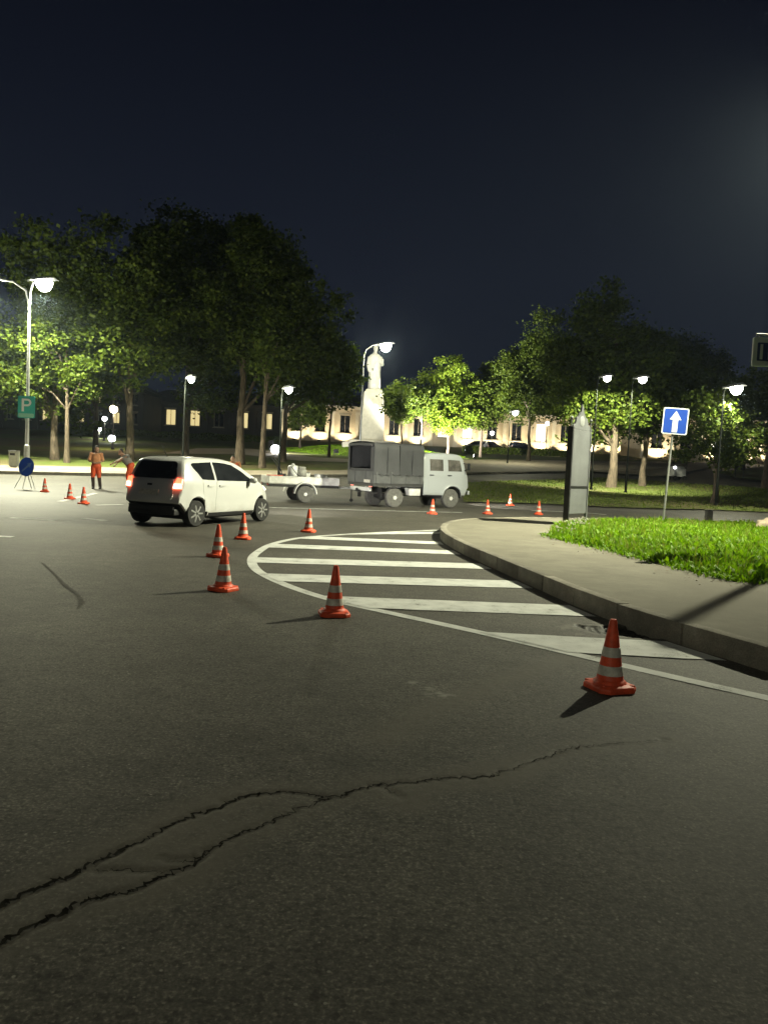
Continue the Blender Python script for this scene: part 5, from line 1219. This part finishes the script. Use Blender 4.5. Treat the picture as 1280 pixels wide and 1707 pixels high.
# ================================================================== SIGNS
M_TEAL = simple('sign_teal', (.02, .30, .26), .45, var=.1); M_TEALL = simple('sign_teal_pale', (.22, .46, .36), .45, var=.1); M_SWH = simple('sign_white', (.72, .74, .72), .45, var=.06); M_BLUE = simple('sign_blue', (.012, .055, .34), .4, var=.1); M_NAVY = simple('sign_navy', (.008, .02, .11), .45, var=.2); M_BACK = simple('sign_back', (.30, .31, .31), .5, .5)
def rrect(w_, h_, r_, n_=4):
    p = []
    for cx_, cy_, a0 in ((w_ / 2 - r_, h_ / 2 - r_, 0), (-w_ / 2 + r_, h_ / 2 - r_, 90), (-w_ / 2 + r_, -h_ / 2 + r_, 180), (w_ / 2 - r_, -h_ / 2 + r_, 270)):
        for k in range(n_ + 1): a = R_(a0 + 90 * k / n_); p.append((cx_ + r_ * math.cos(a), cy_ + r_ * math.sin(a)))
    return p
# parking sign on the left lamp post
pz = CH + (778 + .045 * (46 - 640) - 679) * (b0.y - .25) / F
ps = thing('parking_sign', (b0.x + .02, b0.y - .20, pz), R_(3), 'teal parking sign with white P on the left lamp post', 'sign')
b = MB(); b.prism(rrect(.88, 1.16, .06), 0, .03); b.build('panel', M_TEAL, ps, smooth=False)
b = MB(); b.prism([(-.24, -.24), (-.12, -.24), (-.12, .44), (-.24, .44)], -.008, -.002)
ou = [(-.119, .44), (.06, .44)] + [(.06 + .20 * math.sin(R_(a)), .24 + .20 * math.cos(R_(a))) for a in range(0, 181, 15)] + [(-.119, .04)]
inn = [(-.119, .34), (.05, .34)] + [(.05 + .10 * math.sin(R_(a)), .24 + .10 * math.cos(R_(a))) for a in range(0, 181, 15)] + [(-.119, .14)]
for k in range(len(ou) - 1): b.prism([ou[k], ou[k + 1], inn[k + 1], inn[k]], -.008, -.002)
b.build('letter_p', M_SWH, ps, smooth=False)
b = MB(); b.prism([(x_, z_ - .44) for x_, z_ in rrect(.80, .20, .05)], -.008, -.002); b.build('plate', M_TEALL, ps, smooth=False)
b = MB(); b.box((0, .08, .3), (.3, .1, .04)); b.box((0, .08, -.3), (.3, .1, .04)); b.build('bracket', M_POLE, ps, smooth=False)
# round blue sign on folding legs
q = P(44, 815); rs = thing('portable_sign', q, R_(-6), 'round dark blue arrow sign on folding legs at the left roadside', 'sign')
b = MB(); b.lathe([(.345, -.012), (.35, -.008), (.35, .008), (.345, .012)], 40, axis='Y'); o = b.build('disc', M_NAVY, rs); o.location = (0, 0, .86); o.rotation_euler = (R_(-12), R_(-14), 0); o.scale = (.92, 1, 1.08)
b = MB(); b.prism([(-.22, -.10), (-.20, -.16), (.12, -.01), (.15, -.07), (.27, .10), (.07, .11), (.09, .05)], -.020, -.014); g = b.build('arrow', simple('sign_blue_pale', (.10, .16, .34), .5), o, smooth=False)
b = MB(); b.lathe([(.33, -.0135), (.345, -.0135), (.345, -.0125), (.33, -.0125)], 40, axis='Y'); b.build('rim_ring', M_BLUE, o)
for (x_, y_) in ((-.42, -.10), (.0, -.22), (.42, -.08), (0, .38)):
    b = MB(); b.tube([(x_, y_, .012), (x_ * .35, .03 + y_ * .1, .62)], .012, 6); b.build('leg', M_POLE, rs)
# blue one way arrow sign
q = P(1104, 873, KH); sg = thing('arrow_sign', (q.x, q.y, KH), 0, 'blue square sign with white upward arrow on a leaning grey pole', 'sign')
hh = CH + (778 + .045 * (1122 - 640) - 703) * q.y / F - KH; lean = .045
b = MB(); b.tube([(0, 0, -.05), (lean * hh, 0, hh + .30)], .032, 10); b.build('pole', M_POLE, sg)
pn = bpy.data.objects.new('panel', None); bpy.data.objects.remove(pn)
b = MB(); b.prism(rrect(.72, .78, .05), -.075, -.055); o = b.build('panel', M_SWH, sg, smooth=False); o.location = (lean * hh + .02, 0, hh); o.rotation_euler = (0, R_(2.5), R_(-10))
b = MB(); b.prism(rrect(.655, .715, .04), -.080, -.076); b.build('blue_field', M_BLUE, o, smooth=False)
b = MB(); b.prism([(-.075, -.33), (.075, -.33), (.075, .04), (.165, .04), (0, .30), (-.165, .04), (-.075, .04)], -.086, -.081); b.build('arrow', M_SWH, o, smooth=False)
b = MB(); b.box((0, -.038, .2), (.30, .03, .04)); b.box((0, -.038, -.2), (.30, .03, .04)); b.build('bracket', M_POLE, o, smooth=False)
# white framed sign on the near lamp, cut by the photo's right edge
zc = CH + (807 - 590) * (NL.y - .1) / F
ws = thing('framed_sign', (NL.x, NL.y, KH), R_(0), 'white framed sign with dark blue field at the right edge of the photo', 'sign')
b = MB(); b.tube([(0, 0, -.02), (0, 0, 6.75)], [.045, .038], 10); b.tube([(0, 0, zc - KH + .33), (-1.40, -.02, zc - KH + .33)], .022, 8); b.lathe([(.10, 0), (.10, .03), (.05, .06)], 12); b.build('pole', M_POLE, ws)
b = MB(); b.prism(rrect(.60, .54, .03), -.02, .02); fs_ = b.build('panel', M_SWH, ws, smooth=False); fs_.location = (-1.17, -.06, zc - KH)
b = MB(); b.prism(rrect(.44, .34, .02), -.027, -.021); o = b.build('blue_field', M_NAVY, fs_, smooth=False)
b = MB(); b.prism([(-.17, -.14), (-.12, -.14), (-.12, .14), (-.17, .14)], -.034, -.028); b.prism([(-.02, -.14), (.03, -.14), (.03, .14), (-.02, .14)], -.034, -.028); b.build('white_bar', M_SWH, fs_, smooth=False)
b = MB(); b.box((.15, .03, .29), (.05, .05, .10)); b.box((-.15, .03, .29), (.05, .05, .10)); b.build('bracket', M_POLE, fs_, smooth=False)

# information stele
q = P(942, 876, KH); sa = R_(50); stl = thing('information_stele', (q.x, q.y, KH), sa, 'tall grey information stele with black posts and ornamental pointed top', 'information board')
SW = 1.15
M_STGR = simple('stele_grey', (.13, .135, .14), .5, .2, .2, 1.5)
for x_ in (0, SW):
    b = MB(); b.box((x_, 0, 1.30), (.07, .15, 2.62)) if x_ == 0 else b.box((x_, 0, 1.30), (.05, .07, 2.62)); b.box((x_, 0, .03), (.16, .22, .06)); b.build('post', M_DPOLE if x_ == 0 else M_STGR, stl, smooth=False, bevel=.008)  # far post in panel grey, lamp light on it put into the colour
    b = MB(); b.tube([(x_, 0, 2.61), (x_, 0, 2.80)], .016, 8); b.ball((x_, 0, 2.84), .045, 10, 8); b.build('finial', M_STGR, stl)
b = MB(); b.box((SW / 2, 0, 1.80), (SW - .10, .06, 1.50)); b.build('panel', M_STGR, stl, smooth=False, bevel=.006)
b = MB(); b.box((SW / 2, 0, .66), (SW - .10, .05, .70)); b.build('panel', M_STGR, stl, smooth=False, bevel=.006)
b = MB(); b.box((SW / 2, 0, 1.03), (SW - .09, .09, .04)); b.build('crossbar', M_DPOLE, stl, smooth=False)
cp = [(.06, 2.555), (SW - .06, 2.555), (SW - .08, 2.66), (SW - .20, 2.70), (SW - .26, 2.86), (SW - .38, 2.90), (SW / 2 + .07, 3.04), (SW / 2 + .05, 3.14), (SW / 2, 3.24), (SW / 2 - .05, 3.14), (SW / 2 - .07, 3.04), (.38, 2.90), (.26, 2.86), (.20, 2.70), (.08, 2.66)]
b = MB(); b.prism(cp, -.025, .025); b.build('crest', M_STGR, stl, smooth=False)
b = MB(); b.lathe([(.13, -.034), (.14, -.03), (.14, .03), (.13, .034)], 20, (SW / 2, 0, 2.78), 'Y'); b.build('emblem', M_BACK, stl)

# ================================================================== SMALL THINGS
q = P(24, 788); bl = thing('litter_bin', P(24, 779, .15), 0, 'small pale square litter bin on the far left pavement', 'bin')
b = MB(); b.box((0, 0, .45), (.42, .36, .78), taper=1.06); b.box((0, 0, .03), (.3, .26, .06)); b.build('body', simple('bin_pale', (.42, .44, .38), .6), bl, smooth=False, bevel=.03)
b = MB(); b.box((0, 0, .87), (.47, .40, .06)); b.build('lid', M_BACK, bl, smooth=False, bevel=.015)
b = MB(); b.box((0, -.197, .70), (.26, .02, .12)); b.build('opening', M_BLKP, bl, smooth=False)
ct = thing('utility_cart', P(1127, 801), R_(14), 'small white utility cart parked on the bright side street', 'cart')
b = MB(); b.box((0, 0, .62), (1.15, .75, .62), taper=.94); b.build('body', M_WHITE, ct, smooth=False, bevel=.06)
b = MB(); b.box((0, 0, 1.02), (.9, .6, .16), taper=.9); b.build('lid', M_WHITE, ct, smooth=False, bevel=.04)
b = MB(); b.ball((-.46, -.36, 1.0), .11); b.build('lamp', emit('cart_lamp', (1, 1, .95), 6), ct)
b = MB(); b.tube([(.55, -.25, .85), (.72, -.25, 1.35)], .022, 6); b.tube([(.55, .25, .85), (.72, .25, 1.35)], .022, 6); b.tube([(.72, -.25, 1.35), (.72, .25, 1.35)], .022, 6); b.build('push_handle', M_CHAS, ct)
for x_ in (-.42, .42):
    for s_ in (-1, 1): b = MB(); b.lathe([(.05, -.05), (.18, -.045), (.19, 0), (.18, .045), (.05, .05)], 18, (x_, s_ * .40, .19), 'Y'); b.build('wheel', M_RUB, ct)
bd_ = thing('notice_board', P(1231, 797, .17), R_(8), 'dark notice board on two legs at the right lawn', 'notice board')
b = MB(); b.box((0, 0, .95), (.95, .07, .50)); b.build('board', M_CHAS, bd_, smooth=False, bevel=.01)
for x_ in (-.36, .36): b = MB(); b.box((x_, .02, .48), (.06, .05, .96)); b.build('leg', M_CHAS, bd_, smooth=False)
b = MB(); b.box((0, 0, 1.22), (1.05, .16, .03)); b.build('roof', M_BACK, bd_, smooth=False)
ub = thing('utility_cabinet', P(1180, 868), R_(10), 'small dark utility box beyond the verge below the thin tree', 'utility box')
b = MB(); b.box((0, 0, .28), (.30, .22, .52)); b.box((0, 0, .01), (.34, .26, .02)); b.build('body', simple('cabinet_grey', (.14, .135, .12), .7), ub, smooth=False, bevel=.012)
b = MB(); b.box((0, 0, .555), (.34, .26, .03)); b.build('lid', M_CHAS, ub, smooth=False)
b = MB(); b.box((0, -.113, .28), (.24, .008, .42)); b.build('door', simple('cabinet_grey', (.14, .135, .12), .7), ub, smooth=False); ub.scale = (.8, .8, .72)
def boulder(px_, py_, r_, lb, sd):
    q = P(px_, py_, KH); rr = np.random.default_rng(sd); bm = bmesh.new(); bmesh.ops.create_icosphere(bm, subdivisions=3, radius=r_)
    ph = rr.uniform(0, 6, 9)
    for v in bm.verts:
        d = v.co.normalized(); k = 1 + .16 * math.sin(4 * d.x + ph[0]) * math.sin(5 * d.y + ph[1]) + .10 * math.sin(9 * d.z + 7 * d.x + ph[2]) + .05 * math.sin(17 * d.y + ph[3]); v.co = Vector((d.x * r_ * k * 1.25, d.y * r_ * k, max(-.3 * r_, d.z * r_ * k * .75)))
    me = bpy.data.meshes.new('boulder'); bm.to_mesh(me); bm.free(); me.materials.append(simple('boulder_beige', (.42, .34, .25), .9, var=.25, scale=7, bmp=.5, bscale=18))
    for p in me.polygons: p.use_smooth = True
    o = link('boulder', me); o.location = (q.x, q.y, KH + .25 * r_); tag(o, lb, 'boulder', 'pale boulders on the verge')
boulder(1285, 886, .36, 'large beige boulder at the right edge of the verge', 1)
boulder(1250, 882, .10, 'small pale stone left of the large boulder', 2)
# hedge along the square
def hedge(p0, p1, hh, wd, lb, sd):
    t = thing('hedge', (0, 0, 0), 0, lb, 'hedge'); a, b_ = Vector(p0), Vector(p1); L = (b_ - a).length; n_ = int(L * 160); r = np.random.default_rng(sd)
    u = r.uniform(0, 1, n_); v = r.uniform(-.5, .5, n_); s_ = np.sign(r.normal(size=n_)); zz = r.uniform(.05, 1, n_) ** .8
    nrm = Vector((-(b_ - a).y, (b_ - a).x)).normalized(); x_ = a.x + (b_.x - a.x) * u + nrm.x * v * wd; y_ = a.y + (b_.y - a.y) * u + nrm.y * v * wd
    z_ = np.array([H(p, q) for p, q in zip(x_, y_)]) + .15 + zz * hh * (.9 + .1 * np.sin(u * L * 1.3))
    C = np.stack([x_, y_, z_], -1); d1 = r.normal(size=(n_, 3)); d1 /= np.linalg.norm(d1, axis=1)[:, None]; d2 = r.normal(size=(n_, 3)); d2 -= d1 * (d1 * d2).sum(1)[:, None]; d2 /= np.linalg.norm(d2, axis=1)[:, None]
    V = np.stack([C - d1 * .13, C + d2 * .09, C + d1 * .13, C - d2 * .09], 1).reshape(-1, 3); fastmesh('foliage', V, (np.arange(n_) * 4)[:, None] + np.array([[0, 1, 2, 3]]), M_LEAF, t)
    m = MB(); k = max(2, int(L / 1.2))
    for i in range(k): q = a.lerp(b_, (i + .5) / k); m.tube([(q.x, q.y, H(q.x, q.y)), (q.x + .05, q.y, H(q.x, q.y) + .15 + hh * .8)], [.03, .015], 5)
    m.build('stem', M_BARK, t)
hedge((9.5, 97), (24, 99), 1.0, 1.2, 'low dark hedge along the square in front of the pavilion', 5)
hedge((-44, 104), (-14, 102), 1.0, 1.2, 'low dark hedge in front of the lit windows at the left', 6)
# parked cars before the pavilion
PK = [(paint_car('car_paint_black', (.015, .015, .017)), 816, 103, 8, 'dark parked car in front of the pavilion, nearest the cab roof'), (paint_car('car_paint_grey', (.10, .10, .105)), 792, 101, 170, 'grey parked car in front of the pavilion just above the cab'), (paint_car('car_paint_navy', (.02, .025, .04)), 868, 104, 12, 'dark parked car in front of the pavilion, rightmost by the stele')]
off_tail = simple('tail_lamp_off', (.18, .01, .01), .3)
for i, (pm, px_, dep, az, lb) in enumerate(PK):
    if i == 0: pc = make_car(lb, pm, False, 'cars parked before the pavilion'); first = pc
    else:
        pc = clone(first); pc['label'] = lb
        for ch in bpy.data.objects:
            if ch.parent and (ch.parent == pc or ch.parent.parent == pc):
                for sl in ch.material_slots:
                    if sl.material == PK[0][0]: sl.link = 'OBJECT'; sl.material = pm
    q = ZD(px_, 760, dep); pc.location = (q.x, dep, H(0, dep) + .16); pc.rotation_euler = (0, 0, R_(az))

# ================================================================== thin mist added to imitate glare round the lamps
hb = MB(); hb.box((0, 60, 11.5), (330, 240, 27)); hz = hb.build('glow_haze', M_WHITE, None, smooth=False)
hm = bpy.data.materials.new('glow_mist'); hm.use_nodes = True; hn = hm.node_tree; hn.nodes.clear()
ho = hn.nodes.new('ShaderNodeOutputMaterial'); hv = hn.nodes.new('ShaderNodeVolumePrincipled')
hv.inputs['Density'].default_value = .00028; hv.inputs['Color'].default_value = (.62, .78, 1, 1); hv.inputs['Anisotropy'].default_value = .75
hn.links.new(hv.outputs[0], ho.inputs['Volume']); hz.data.materials.clear(); hz.data.materials.append(hm); hz['kind'] = 'stuff'
hz['label'] = 'thin mist added for the glare round the lamps'; hz['category'] = 'glow_haze'
